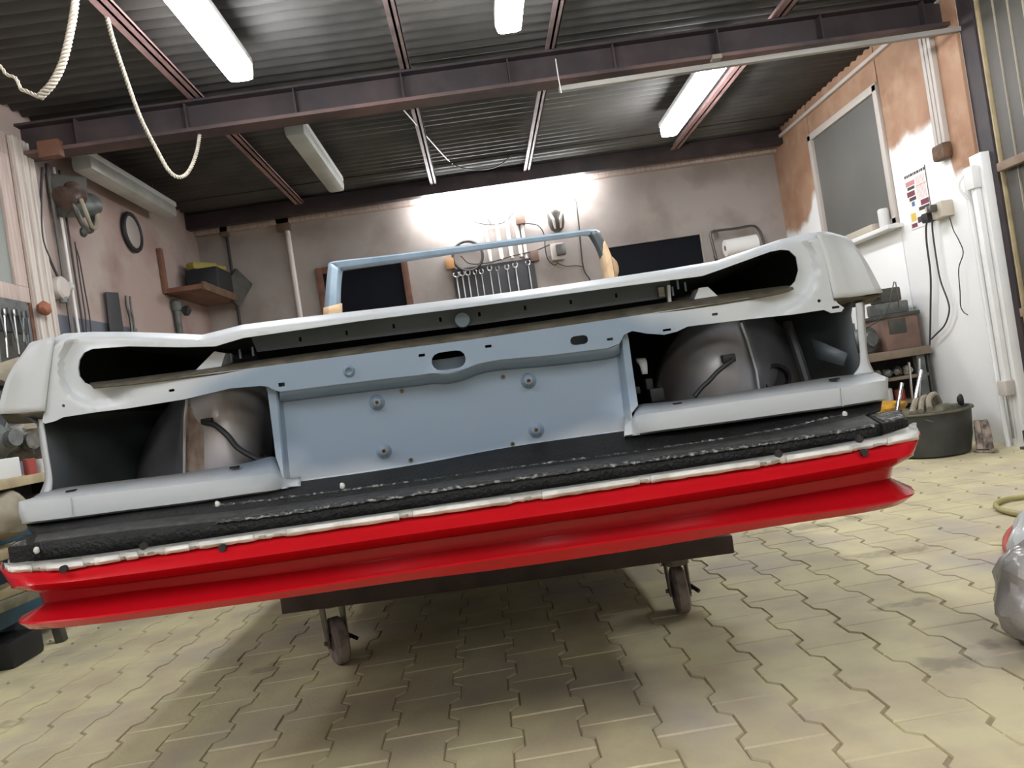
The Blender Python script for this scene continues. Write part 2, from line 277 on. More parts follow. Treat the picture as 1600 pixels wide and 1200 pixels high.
# windows of the back wall: night outside
def back_window(name, x0, x1, z0, z1, fm, t):
    wdw = struct(name, MB().box((x0, YB-.004, z0), (x1, YB-.001, z1)), 'night')
    for a, b in [((x0-t, YB-.03, z0-t), (x0, YB, z1+t)), ((x1, YB-.03, z0-t), (x1+t, YB, z1+t)), ((x0, YB-.03, z1), (x1, YB, z1+t)), ((x0, YB-.03, z0-t), (x1, YB, z0))]:
        obj('window_frame', MB().box(a, b, .003), fm, wdw)
back_window('window_2', -1.19, -.53, .95, 1.90, 'brownwood', .055)
back_window('window_3', 1.20, 2.02, .95, 1.765, 'wallb', .012)
# left window
def left_window():
    wdw = struct('window_4', MB().box((XL+.001, 2.2, 1.58), (XL+.006, 3.80, 2.25)), 'green')
    for a, b in [((XL, 2.1, 1.50), (XL+.02, 3.90, 1.58)), ((XL, 2.1, 2.25), (XL+.02, 3.90, 2.36)), ((XL, 3.80, 1.58), (XL+.02, 3.90, 2.25)), ((XL, 2.1, 1.58), (XL+.02, 2.2, 2.25))]:
        obj('window_frame', MB().box(a, b, .004), 'pinkwood', wdw)
left_window()
# interlocking concrete pavers
def paver_outline(g=.0012):
    Wd, wt, l = .0825-g, .0585-g, .1-g; q = .032
    return [(-Wd, -l), (Wd, -l), (Wd, -l+q), (wt, -l+q+.022), (wt, l-q-.022), (Wd, l-q), (Wd, l), (-Wd, l), (-Wd, l-q), (-wt, l-q-.022), (-wt, -l+q+.022), (-Wd, -l+q)]
PO = paver_outline()
def paver(mb, cx, cy, dz=0):
    n = len(PO); k = .97
    vs = [(cx+x*k, cy+y*.975, dz) for x, y in PO]+[(cx+x, cy+y, -.003+dz) for x, y in PO]+[(cx+x, cy+y, -.012) for x, y in PO]
    mb.add(vs, [tuple(range(n))]+[(r*n+(i+1) % n, r*n+i, (r+1)*n+i, (r+1)*n+(i+1) % n) for r in (0, 1) for i in range(n)])
cells = []
for i in range(-16, 23):
    for j in range(-24, 33):
        cx = i*.141+.03; cy = j*.2+(.1 if i % 2 else 0)
        if XL < cx < (3.0 if cy < 3.9 else XR) and YN < cy < YB: cells.append((cx, cy))
def in_frame(c):
    if c[1] < .6: return False
    p = proj((c[0], c[1], 0)); return -30 < p[0] < 1630 and p[1] < 1235
vis = sorted([c for c in cells if in_frame(c)], key=lambda c: c[1]-.25*abs(c[0]))[:296]
pm = MB(); paver(pm, 0, 0); proto = obj('paving_brick', pm, 'brick', fl); vset = set(vis)
for k, c in enumerate(vis):
    o = proto if k == 0 else proto.copy()
    if k: COL.objects.link(o); o.parent = fl
    o.location = (c[0], c[1], random.uniform(-.0012, .0012)); o.rotation_euler = (random.uniform(-.004, .004), random.uniform(-.004, .004), random.uniform(-.006, .006))
rest = MB()
for c in cells:
    if c not in vset: paver(rest, c[0], c[1], random.uniform(-.001, .001))
o = obj('paving_bricks', rest, 'brick', fl); o['kind'] = 'stuff'
# corrugated roof sheets, waves run across the room
def sheet(y0, y1, dz):
    g = []; pitch = .088; n = int((y1-y0)/pitch*8)
    for i in range(n+1):
        y = y0+(y1-y0)*i/n; z = ZC+.03+dz+.016*math.sin(2*math.pi*y/pitch); g.append([Vector((x, y, z)) for x in (XL, -.16, 1.9, 3.15)])
    return MB().grid(g)
y = YN; k = 0
while y < YB:
    y1 = min(y+.88+.04, YB); obj('corrugated_sheet', sheet(y, y1, .004*(k % 2)), 'ceil', ce, solid=.005, angle=60); y += .88; k += 1
# steel: main beam across, purlins along
def ibeam(y, z0, z1, x0, x1, fw, m, name):
    mb = MB().box((x0, y-fw/2, z0), (x1, y+fw/2, z0+.012)).box((x0, y-fw/2, z1-.012), (x1, y+fw/2, z1)).box((x0, y-.006, z0), (x1, y+.006, z1))
    for q in range(9): xx = x0+.3+q*(x1-x0-.6)/8; mb.box((xx-.004, y-fw/2+.01, z0), (xx+.004, y, z1))
    return struct(name, mb, m)
b1_ = ibeam(4.08, 2.29, 2.45, XL, 2.95, .12, 'beam', 'trim_1'); obj('bottom_flange', MB().box((XL, 4.02, 2.284), (2.95, 4.14, 2.29)), 'flangepink', b1_); obj('flange_edge', MB().box((XL, 4.013, 2.283), (2.95, 4.02, 2.302)), 'flangepink', b1_)
struct('trim_2', MB().box((XL, 6.28, 2.38), (XR, 6.36, 2.5), .004), 'beam')
for k, (x, m, ww) in enumerate([(-1.25, 'purlinp', .07), (-.15, 'purlin', .055), (.62, 'purlin', .055), (1.86, 'purlinp', .08)]):
    struct('trim_%d' % (k+3), MB().box((x-ww/2, YN, 2.455), (x+ww/2, YB-.05, 2.462)).box((x-.006, YN, 2.455), (x+.006, YB-.05, 2.51)).box((x+ww/2-.006, YN, 2.455), (x+ww/2, YB-.05, 2.475)), m)
struct('trim_7', MB().box((XL, 6.44, 2.36), (XR, 6.5, 2.44), .004), 'pinkwood')            # ledge along the top of the back wall
struct('trim_8', MB().box((XR-.03, 3.98, 2.43), (XR+.0, 6.45, 2.455), .003), 'frame')           # pale batten below the roof, right
# posts
single('wood_block', MB().box(PY(60, 246, 3.98), PY(93, 218, 4.0)+Vector((0, .03, 0)), .004), 'brownwood', 'brown wood block under the left end of the main roof beam', 'block')
lp = struct('trim_9', MB().box((XL, 3.93, 0), (XL+.02, 4.11, 2.36), .004), 'palewood')
for yy in (3.935, 4.0, 4.06): obj('post_batten', MB().box((XL+.02, yy, 0), (XL+.032, yy+.045, 2.36), .002), 'palewood', lp)
obj('dark_joint', MB().box((XL, 3.905, 1.2), (XL+.006, 3.93, 2.36)), 'brownwood', lp)
struct('trim_10', MB().box((XR+.02, 3.865, 0), (XR+.10, 3.98, 2.5), .004), 'beam')             # dark steel post by the sliding door
struct('trim_11', MB().box((XR-.03, 3.90, 0), (XR+.02, 3.995, 1.56), .005), 'whitewall')
# sliding door
dr = struct('door_1', MB().box((2.835, -1.0, 0.02), (2.85, 3.84, 2.52)), 'doorp')
for k in range(24):
    y = 3.835-k*.098
    obj('door_panel', MB().box((2.812, y-.091, .03), (2.835, y, 2.51), .005), 'doorp', dr)
    obj('panel_edge', MB().box((2.806, y-.0965, .03), (2.82, y-.0925, 2.51)), 'seamw', dr)
for z in (1.45, .70): obj('door_rail', MB().box((2.765, -1.0, z-.022), (2.805, 3.83, z+.022), .004), 'doorr', dr)
obj('door_edge', MB().box((2.80, 3.848, 0.02), (2.83, 3.86, 2.52), .003), 'benchy', dr)
# channel post on the right wall with a brown block at its foot
cp = thing('cable_channel', (XR, 4.2, 1.68), 'pale ribbed vertical channel on the brown board wall above a brown block', 'channel')
for dy in (0, .035, .07): obj('rib', MB().box((XR-.03, 4.165+dy, 1.70), (XR, 4.192+dy, 2.43), .003), 'frame', cp)
obj('end_block', MB().box((XR-.06, 4.15, 1.61), (XR, 4.26, 1.70), .02), 'rustybrown', cp)
# ================================================================ LAMPS
def lamp(a, b, z, lit, label, group=None, w_=.118, h=.085, hang=True):
    a, b = Vector((*a, z)), Vector((*b, z)); c = (a+b)/2; t = thing('tube_light', c, label, 'lamp', group); d = (b-a).normalized()
    obj('diffuser', MB().bar(a, b, w_, h, bev=.03), 'lamp_on' if lit else 'lamp_off', t)
    obj('housing', MB().bar(a-d*.01+Vector((0, 0, h/2+.012)), b+d*.01+Vector((0, 0, h/2+.012)), w_*.95, .035, bev=.006), 'housing', t)
    if hang:
        for f in (.2, .8):
            p = a.lerp(b, f)+Vector((0, 0, h/2+.02)); obj('hanger', MB().tube([p, Vector((p.x, p.y, 2.5))], .004, 6), 'cable', t)
lamp((-.885, 2.3), (-.885, 3.585), 2.345, 1, 'lit white tube light at top left, under the roof beside the pink beam')
lamp((.36, 2.2), (.36, 3.47), 2.345, 1, 'lit white tube light at the top edge, over the middle of the room')
lamp((1.57, 4.22), (1.57, 5.40), 2.345, 1, 'lit white tube light under the roof on the right, near the board wall')
lamp((-.83, 4.33), (-.83, 5.58), 2.345, 0, 'unlit grey tube light under the roof behind the main beam, left of centre')
lamp((-2.05, 4.40), (-2.05, 5.62), 2.345, 0, 'unlit grey tube light along the top of the left wall above the round mirror')
lamp((-.25, 6.36), (1.09, 6.36), 2.315, 1, 'lit white tube light across the back wall above the wrench board', h=.15, w_=.10)
lamp((2.25, 2.1), (2.25, 3.35), 2.345, 1, 'added lit tube light outside the frame above the sliding door on the right', 'tube lights outside the frame')  # unseen lamp added to brighten the white right wall; place fits a shadow edge
lamp((-2.0, -.1), (-2.0, 1.15), 2.345, 1, 'lit tube light outside the frame along the left wall', 'tube lights outside the frame')
for x_, nm in ((1.6, 'right'), (.37, 'added middle'), (-.87, 'left')):  # middle row: unseen lamps added for more brightness on floor and car
    lamp((x_, -1.15), (x_, .1), 2.345, 1, 'lit tube light behind the camera, nearer one of the %s row' % nm, 'tube lights behind the camera')
    lamp((x_, -3.6), (x_, -2.35), 2.345, 1, 'lit tube light behind the camera, farther one of the %s row' % nm, 'tube lights behind the camera')
# ================================================================ CAR SHELL
car = thing('car_body_shell', (-.06, 2.2, .26), 'stripped car body shell in white and blue-grey primer with a red bumper, on the dolly', 'car')
top = [(84, 528), (100, 521), (144, 518.5), (200, 518.5), (250, 520), (287, 521.5), (316, 523), (345, 516), (380, 507), (460, 497), (600, 481), (740, 464), (850, 449), (960, 433), (1040, 421), (1075, 415), (1118, 408), (1144, 399), (1219, 374), (1250, 367), (1276, 363)]
face = top+[(1291, 412), (1303, 464), (1309, 474), (1319, 481), (1315, 487), (1299, 489), (1288, 484), (1242, 491), (1204, 495), (1150, 501), (1075, 510), (1058, 518), (1038, 523), (1010, 521), (988, 517), (975, 523), (968, 537), (950, 544), (860, 555), (780, 562), (748, 568), (725, 577), (700, 583), (675, 583), (655, 586), (600, 592), (526, 601), (470, 608), (437, 612), (427, 609), (418, 604), (405, 603), (359, 607), (287, 624), (200, 638), (150, 644), (98, 652), (86, 658), (70, 662), (66, 658), (69, 641), (76, 585)]
slot = [(122, 575), (124, 588), (132, 598), (146, 604), (200, 599), (300, 587), (380, 577), (560, 553.5), (740, 530), (850, 514), (960, 498), (1118, 474), (1213, 458), (1233, 450), (1243, 439), (1248, 422), (1244, 401), (1233, 391), (1220, 390), (1204, 393), (1132, 419), (1098, 431), (1060, 436), (960, 449), (740, 479), (560, 502), (380, 528), (336, 541), (287, 542.5), (200, 541), (144, 545), (131, 551), (124, 562)]
latch = caps((701, 563), 27, 14)
fholes = [slot, latch, caps((905, 531.5), 14, 7), rect((659, 555), 5, 2.2), rect((763, 541), 5, 2.2), rect((268, 610), 4.5, 2), rect((1117, 491), 4.5, 2), rect((953, 530), 4.5, 2), rect((440, 601), 5, 3), circ((99, 634), 2.6, 8), circ((1280, 470), 2.8, 8), rect((1042, 515.5), 6.5, 1.8), rect((1306, 480), 6, 1.8)]
def Yface(x, y):
    Y = 1.495+.03*((x-690)/600)**4
    d = pld((x, y), top); Y += .05*max(0, 1-d/13)**2.2
    e = pld((x, y), slot, True); k = ss(215, 165, x)+ss(1165, 1210, x)
    Y += k*.016*(1-ss(20, 34, e)) - k*.005*max(0, 1-e/5)
    e2 = math.hypot(x-545, (y-580)); Y -= .008*max(0, 1-abs(e2-6)/4); 
    e3 = math.hypot((x-700)*.42, (y-580)+.13*(x-700)); Y -= .014*max(0, 1-e3/16)
    return Y
def offs(pl, d, st=5):
    out = []
    for a, b in zip(pl, pl[1:]):
        k = max(1, int(math.hypot(b[0]-a[0], b[1]-a[1])/st)); l = math.hypot(b[0]-a[0], b[1]-a[1]); nx, ny = -(b[1]-a[1])/l, (b[0]-a[0])/l
        out += [(a[0]+(b[0]-a[0])*t/k+nx*d, a[1]+(b[1]-a[1])*t/k+ny*d) for t in range(k)]
    return out
obj('rear_fascia', plate(face, fholes, Yface, 6.5, rings=[offs(top, d) for d in (3, 6.5, 10, 13)]+[circ((545, 580), q, 14) for q in (2, 4, 6, 8, 10)]), 'primer', car)
# raw rusty edge of the cross member
obj('bare_edge', loft([[(140, 598, 1.54), (200, 591, 1.54), (300, 578, 1.54), (380, 566, 1.54), (560, 541, 1.54), (740, 516.5, 1.54), (850, 501, 1.54), (960, 484.5, 1.54), (1118, 461, 1.54), (1213, 448, 1.54), (1236, 446, 1.54)],
    [(146, 605, 1.497), (200, 600, 1.497), (300, 588, 1.497), (380, 578, 1.497), (560, 554.5, 1.497), (740, 531, 1.497), (850, 515, 1.497), (960, 499, 1.497), (1118, 475, 1.50), (1213, 459, 1.51), (1240, 450, 1.515)]], 4), 'rust', car, solid=.003)
# recessed number-plate panel with dimples
dim = [(589, 629), (600, 705), (826, 595), (838, 672)]; riv = [(628, 611), (642, 719), (786, 589), (801, 694)]
pan = [(412, 596), (418, 612), (431, 714), (438, 735), (440, 764), (520, 753.5), (587, 744), (700, 725), (800, 707), (900, 693), (1000, 679), (990, 660), (987, 646), (997, 633), (989, 580), (982, 528), (978, 512), (700, 560)]
bot = [(440, 764), (520, 753.5), (587, 744), (700, 725), (800, 707), (900, 693), (1000, 679)]
def Ypan(x, y):
    xl = 436+(y-620)*.09; xr = 969+(y-540)*.12
    Y = 1.515+.022*ss(xl-3, xl+5, x)*ss(xr+3, xr-6, x)
    for c in dim:
        e = math.hypot(x-c[0], y-c[1]); Y -= .019*ss(12.5, 5.5, e)
    d = pld((x, y), bot); Y -= .02*max(0, 1-d/10)**1.4
    k = ss(60, 0, math.hypot(x-443, (y-745)))+ss(60, 0, math.hypot(x-990, y-660)); return Y-.02*k
rg = []
for c in dim:
    for r in (12.5, 10.5, 8, 5.5, 4): rg.append(circ(c, r, 18))
for dx in (-4, -1, 2, 6): rg.append([(436+(y-620)*.09+dx, y) for y in range(600, 765, 5)])
for dx in (4, 0, -3, -7): rg.append([(969+(y-540)*.12+dx, y) for y in range(520, 680, 5)])
for d in (-2.5, -5, -7.5, -10.5): rg.append(offs(bot, d))
pnl = obj('number_plate_panel', plate(pan, [circ(c, 2.6, 8) for c in dim]+[circ(c, 2.2, 8) for c in riv], Ypan, 8, rings=rg), 'primer', car)
for c in dim+riv: p = PY(*c, Ypan(*c)-.0005); obj('threaded_insert', MB().lathe(p, (0, -1, 0), [(.0046, -.006), (.005, 0), (.005, .001), (.003, .001), (.003, -.008)], 14), 'brass', pnl)
# step under the cross member
st = [(968, 537), (950, 544), (860, 555), (780, 562), (748, 568), (725, 577), (700, 583), (675, 583), (655, 586), (600, 592), (526, 601), (470, 608), (437, 612)]
obj('step_flange', loft([[(x, y, 1.499) for x, y in st], [(x, y+7, 1.507) for x, y in st], [(x, y+17, 1.5345) for x, y in st]], 3, 3), 'primer', car, solid=.002)
# inner strip with holes, round plug, brackets
sh = [(469, 530), (541.5, 520), (615, 509.5), (688, 499.5), (749, 491), (820.6, 481), (892, 471.7), (963, 461.5)]
obj('inner_rail', plate([(390, 522), (740, 474), (1047, 434), (1045, 464), (1036, 466), (740, 508), (402, 550)], [rect(c, 2, 3.5) for c in sh], lambda x, y: 1.565, 9), 'railpaint', car)
obj('rail_end', MB().bar(PY(1044, 446, 1.55), PY(1046, 476, 1.55), .012, .006), 'white', car)
obj('round_plug', MB().lathe(PY(722.5, 500, 1.545), (0, -1, 0), [(.0148, -.03), (.0155, 0), (.0145, .004), (0, .005)], 24), 'bluegrey', car)
for (a, b, c, d) in [((306, 578), (335, 549), (352, 552), (345, 574)), ((1085, 468), (1092, 450), (1106, 448), (1122, 463))]:
    q = [PY(*p, 1.535) for p in (a, b, c, d)]; bk = Vector((0, .05, 0)); obj('mounting_bracket', MB().add(q+[v+bk for v in q], [(0, 1, 2, 3), (7, 6, 5, 4), (0, 4, 5, 1), (1, 5, 6, 2), (2, 6, 7, 3), (3, 7, 4, 0)]), 'white', car, solid=.001)
for (x, y) in ((362, 566), (376, 560), (396, 556), (1060, 452), (1052, 462), (1072, 455)): obj('stud', MB().tube([PY(x, y, 1.56), PY(x-2, y-14, 1.56)], .0022, 6), 'bluegrey', car)
obj('rail_clip', MB().box(PY(1028, 449, 1.55), PY(1038, 464, 1.56), .002), 'flangegap', car)
# lower lip, left and right, with flange
def lip(r0, r1, r2, side):
    rows = [r0, [(x, y-1.5, Y+.012) for x, y, Y in r1], [(x, y+2, Y) for x, y, Y in r1], [(x, (y+y2)/2, Y-.002) for (x, y, Y), (x2, y2, Y2) in zip(r1, r2)], [(x, y-2, Y) for x, y, Y in r2], [(x, y+1, Y+.01) for x, y, Y in r2], [(x, y, Y+.12) for x, y, Y in r2]]
    return obj('lower_lip', loft(rows, 5, 1), 'primer', car, solid=.003)
L0 = [(40, 782, 1.60), (48, 779, 1.56), (80, 765, 1.555), (180, 752, 1.545), (287, 739, 1.54), (380, 724, 1.53), (431, 714, 1.525), (446, 745, 1.51), (470, 745, 1.52)]
L1 = [(38, 786, 1.60), (33, 784, 1.485), (106, 776, 1.465), (180, 767, 1.462), (300, 753, 1.46), (390, 742, 1.465), (428, 738, 1.47), (446, 750, 1.487), (470, 752, 1.50)]
L2 = [(42, 812, 1.60), (38, 818, 1.485), (112, 810, 1.465), (180, 801, 1.462), (300, 786, 1.46), (390, 773, 1.465), (428, 768, 1.475), (446, 763.5, 1.486), (470, 761, 1.492)]
lip(L0, L1, L2, -1)
R0 = [(975, 650, 1.52), (988, 650, 1.515), (997, 633, 1.52), (1040, 628, 1.53), (1132, 616, 1.54), (1247, 597, 1.545), (1299, 589, 1.55), (1360, 582, 1.56), (1372, 584, 1.60)]
R1 = [(975, 664, 1.495), (987, 655, 1.49), (998, 647, 1.475), (1040, 641, 1.465), (1132, 628, 1.46), (1247, 612, 1.462), (1314, 604, 1.465), (1384, 592, 1.485), (1380, 595, 1.60)]
R2 = [(975, 683, 1.49), (987, 681, 1.485), (1000, 679, 1.48), (1040, 673, 1.465), (1132, 661, 1.46), (1247, 645, 1.462), (1314, 636, 1.465), (1385, 624, 1.485), (1380, 622, 1.60)]
lip(R0, R1, R2, 1)
for (x, y, Y) in ((109, 769, 1.505), (365, 732, 1.50), (1059, 632.5, 1.50), (1306, 594, 1.505)): obj('slot', MB().box(PY(x-6.5, y+.8, Y), PY(x+6.5, y-.8, Y)+Vector((0, .012, .004))), 'hole', car)
for (x, y) in ((110, 778), (1314, 606)): obj('weld_seam', MB().tube([PY(x, y, 1.461), PY(x+3, y+29, 1.461)], .0012, 6), 'white', car)
# posts at the outer ends of the pockets
obj('pocket_post', loft([[(56, 655, 1.60), (63, 700, 1.60), (70, 745, 1.60), (60, 776, 1.58)], [(60, 655, 1.55), (67, 700, 1.55), (74, 748, 1.55), (69, 774, 1.55)], [(66, 655, 1.545), (73, 700, 1.545), (80, 745, 1.545), (80, 766, 1.545)]], 5), 'white', car, solid=.003)
obj('pocket_post', loft([[(1351, 470, 1.60), (1353, 520, 1.60), (1357, 560, 1.60), (1367, 583, 1.58)], [(1347, 472, 1.55), (1350, 520, 1.55), (1355, 565, 1.55), (1364, 583, 1.55)], [(1338, 474, 1.545), (1342, 520, 1.545), (1345, 566, 1.545), (1334, 586, 1.545)]], 5), 'white', car, solid=.003)
# rear quarter panels
def side(cr, mid, out, s):
    o3 = [W(p) for p in out]; b1 = [Vector((v.x+s*.012, 1.95, v.z+(.0 if i == 0 else 0))) for i, v in enumerate(o3)]; b2 = [Vector((v.x-s*.01, 3.3, v.z)) for v in o3]
    
    e = PY(*((84, 529.2) if s < 0 else (1276, 364.2)), 1.55); t0 = [W(cr[0]), e, Vector((e.x, 1.95, e.z)), Vector((e.x, 3.1, e.z-.01)), Vector((e.x, 3.3, e.z-.015))]; t1 = [W(mid[0]), o3[0], b1[0], Vector((b2[0].x, 3.1, b2[0].z)), b2[0]]
    obj('wing_top', loft([t0, [a.lerp(b, .5)+Vector((0, 0, .003)) for a, b in zip(t0, t1)], t1], 1, 2), 'white', car, solid=.003)
    return obj('quarter_panel', loft([cr, mid, out, b1, b2], 6, 4), 'white', car, solid=.004)
side([(84, 528, 1.523), (76, 585, 1.523), (69, 643, 1.523)], [(68, 530, 1.54), (45, 585, 1.535), (34, 646, 1.535)], [(54, 540, 1.60), (20, 590, 1.57), (2, 646, 1.57)], -1)
side([(1276, 363, 1.523), (1291, 412, 1.523), (1304, 466, 1.523)], [(1302, 364, 1.54), (1322, 405, 1.535), (1340, 463, 1.535)], [(1326, 382, 1.60), (1350, 415, 1.57), (1376, 458, 1.57)], 1)
for a, b in (([(2, 646, 1.57), (34, 645, 1.535), (69, 642, 1.523)], [(14, 660, 1.66), (34, 660, 1.62), (66, 658, 1.57)]), ([(1303, 466, 1.523), (1340, 463, 1.535), (1376, 458, 1.57)], [(1300, 484, 1.57), (1335, 478, 1.62), (1361, 472, 1.66)])):
    obj('panel_underside', loft([a, b], 4), 'rust', car, solid=.003)
# boot deck and scuttle behind the fascia (closes the inside)
def deck(dz=0):
    r0 = [PY(x, y+1.2, Yface(x, y)+.003) for x, y in top]; rows = [r0]
    for Y in (1.62, 1.8, 3.1): rows.append([Vector((v.x, Y, v.z-dz-(0 if Y < 2 else .01))) for v in r0])
    return loft(rows, 1, 1)
obj('boot_deck', deck(), 'white', car, solid=.004); obj('deck_shade', deck(.014), 'hole', car, solid=.002)  # black sheet under the deck stands in for the shade inside
tubm = MB(); X0, X1 = -.80, .70
tubm.box((X0, 2.55, .36), (X1, 2.57, .88)); tubm.box((-.6, 2.1, .34), (.5, 3.45, .36)); tubm.box((-.6, 2.1, .34), (-.58, 3.45, .62)); tubm.box((.48, 2.1, .34), (.5, 3.45, .62)); tubm.box((-.6, 3.43, .34), (.5, 3.45, .95)); tubm.box((-.6, 2.08, .34), (.5, 2.1, .575)); tubm.box((-.45, 1.7, .46), (.35, 2.1, .575)); tubm.box((-.66, 3.46, .34), (.56, 4.75, .74)); tubm.box((-.78, 2.3, .345), (.68, 3.46, .352))
obj('floor_tub', tubm, 'innerdark', car)
obj('boot_floor', MB().box((X0, 1.57, .575), (X1, 2.55, .585)), 'innerdark', car)
for s, a in ((-1, (70, 1.555)), (1, (1346, 1.555))):
    x0 = PY(66 if s < 0 else 1342, 700 if s < 0 else 520, 1.56).x; obj('inner_wing', loft([[Vector((x0, 1.56, .59)), Vector((x0-s*.02, 1.9, .59)), Vector((x0-s*.05, 2.55, .59))], [Vector((x0-s*.01, 1.56, .76)), Vector((x0-s*.03, 1.9, .76)), Vector((x0-s*.06, 2.55, .76))], [Vector((x0+s*.015, 1.545, .81)), Vector((x0, 1.9, .81)), Vector((x0-s*.06, 2.55, .81))]], 5, 3), 'innerdark', car, solid=.003)
for s_, q_ in ((-1, (100, 522)), (1, (1262, 367))):
    x0 = PY(98 if s_ < 0 else 1264, 570 if s_ < 0 else 420, 1.56).x; zt_ = PY(*q_, 1.55).z-.012
    obj('slot_shade', MB().box((x0-.002, 1.565, .80), (x0+.002, 2.42, zt_)), 'hole', car)  # black sheets put the shade behind the slot ends into colour
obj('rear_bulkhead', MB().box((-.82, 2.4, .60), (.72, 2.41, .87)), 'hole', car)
# wheelhouses seen through the pockets
SH = .13
def D(rows, m, **k): return obj('wheelhouse', loft([[(x, y, max(Y-SH, 1.57)) for x, y, Y in r] for r in rows], 5, 5), m, car, solid=.004, **k)
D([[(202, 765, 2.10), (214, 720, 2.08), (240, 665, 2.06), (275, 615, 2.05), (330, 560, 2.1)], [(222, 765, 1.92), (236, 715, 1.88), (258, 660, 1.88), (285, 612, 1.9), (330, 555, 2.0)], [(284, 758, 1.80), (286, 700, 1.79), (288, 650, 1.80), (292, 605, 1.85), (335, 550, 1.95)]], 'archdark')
wl = D([[(289, 758, 1.79), (289, 700, 1.775), (290, 650, 1.79), (294, 600, 1.84), (335, 550, 1.95)], [(345, 752, 1.72), (345, 700, 1.71), (345, 640, 1.73), (345, 595, 1.80), (350, 550, 1.92)], [(392, 745, 1.78), (396, 700, 1.77), (398, 640, 1.79), (395, 595, 1.84), (380, 550, 1.95)], [(424, 740, 1.95), (430, 690, 1.93), (430, 640, 1.93), (425, 590, 1.95), (400, 545, 2.0)]], 'arch')
obj('seam_sealer', loft([[(284, 755, 1.6530), (287, 700, 1.6420), (288, 650, 1.6550), (290, 628, 1.670)], [(300, 753, 1.6350), (300, 700, 1.6220), (302, 660, 1.6330), (312, 650, 1.6350)], [(318, 750, 1.6120), (318, 700, 1.600), (316, 668, 1.610), (312, 650, 1.6350)]], 5), 'seam', wl)
obj('seam_lip', MB().tube([PY(x, y, Y) for x, y, Y in ((288, 752, 1.6350), (288, 700, 1.6250), (289, 655, 1.6350), (292, 625, 1.660))], .003, 6), 'arch', wl)
obj('cable', MB().tube(CR([PY(x, y, Y) for x, y, Y in ((318, 660, 1.590), (335, 664, 1.580), (355, 680, 1.570), (372, 700, 1.570), (400, 716, 1.570), (420, 722, 1.570))], 5), .006, 8), 'black', wl)
obj('cable_clamp', MB().box(PY(313, 664, 1.5850), PY(331, 652, 1.590)+Vector((0, .02, 0)), .004), 'black', wl)
obj('cable_foot', loft([[(366, 692, 1.695), (388, 704, 1.69), (420, 712, 1.68)], [(372, 712, 1.695), (378, 722, 1.69), (420, 726, 1.68)]], 4), 'black', wl, solid=.006)
wr_ = D([[(1018, 640, 2.0), (1022, 600, 1.98), (1035, 555, 1.96), (1062, 515, 1.98), (1100, 470, 2.05)], [(1062, 635, 1.84), (1064, 590, 1.80), (1075, 545, 1.80), (1090, 510, 1.86), (1115, 465, 1.95)], [(1120, 628, 1.74), (1120, 580, 1.72), (1122, 540, 1.74), (1125, 505, 1.80), (1130, 460, 1.92)], [(1186, 618, 1.78), (1180, 580, 1.77), (1166, 530, 1.79), (1155, 500, 1.83), (1145, 460, 1.95)]], 'arch')
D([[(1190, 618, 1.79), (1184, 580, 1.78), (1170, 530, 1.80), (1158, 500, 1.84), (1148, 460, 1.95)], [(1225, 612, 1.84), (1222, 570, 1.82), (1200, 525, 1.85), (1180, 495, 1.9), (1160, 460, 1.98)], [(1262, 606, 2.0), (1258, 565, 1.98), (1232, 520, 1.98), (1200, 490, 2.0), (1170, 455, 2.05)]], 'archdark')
obj('seam_lip', MB().tube([PY(x, y, Y) for x, y, Y in ((1187, 615, 1.6350), (1182, 580, 1.6250), (1168, 532, 1.6450), (1158, 505, 1.670))], .0025, 6), 'white', wr_)
obj('cable', MB().tube(CR([PY(x, y, Y) for x, y, Y in ((1145, 562, 1.580), (1132, 572, 1.570), (1120, 582, 1.570), (1108, 595, 1.570), (1096, 606, 1.570), (1085, 620, 1.570))], 5), .005, 8), 'black', wr_)
obj('cable_clamp', MB().box(PY(1131, 568, 1.580), PY(1147, 552, 1.590)+Vector((0, .02, 0)), .004), 'black', wr_)
obj('dark_strut', MB().tube([PY(1230, 505, 1.620), PY(1246, 550, 1.590), (PY(1266, 612, 1.570))], .010, 8), 'black', car)
obj('rubber_bung', MB().lathe(PY(1212, 592, 1.670), (0, -1, 0), [(.034, -.02), (.034, .004), (.026, .008), (.024, -.004), (0, -.004)], 20), 'black', wr_)
obj('lever', loft([[(994, 560, 1.590), (1008, 559, 1.590)], [(1000, 570, 1.580), (1011, 566, 1.580)], [(1004, 585, 1.580), (1012, 584, 1.580)]], 3, 3), 'white', car, solid=.01)
for k, (a, b) in enumerate((((1008, 592), (1022, 608)), ((1015, 608), (1040, 626)), ((990, 605), (1002, 615)))): obj('hinge_block', MB().box(PY(*a, 1.610), PY(*b, 1.610)+Vector((0, .04, 0)), .004), 'black', car)
gq = [PY(1268, 528, 1.62), PY(1325, 552, 1.575), PY(1318, 572, 1.575), PY(1276, 560, 1.62)]; obj('reflection_patch', MB().add(gq, [(0, 1, 2, 3)]), 'railpaint', car, solid=.003)  # reflection on the inner wing painted as a flat blue-grey quad
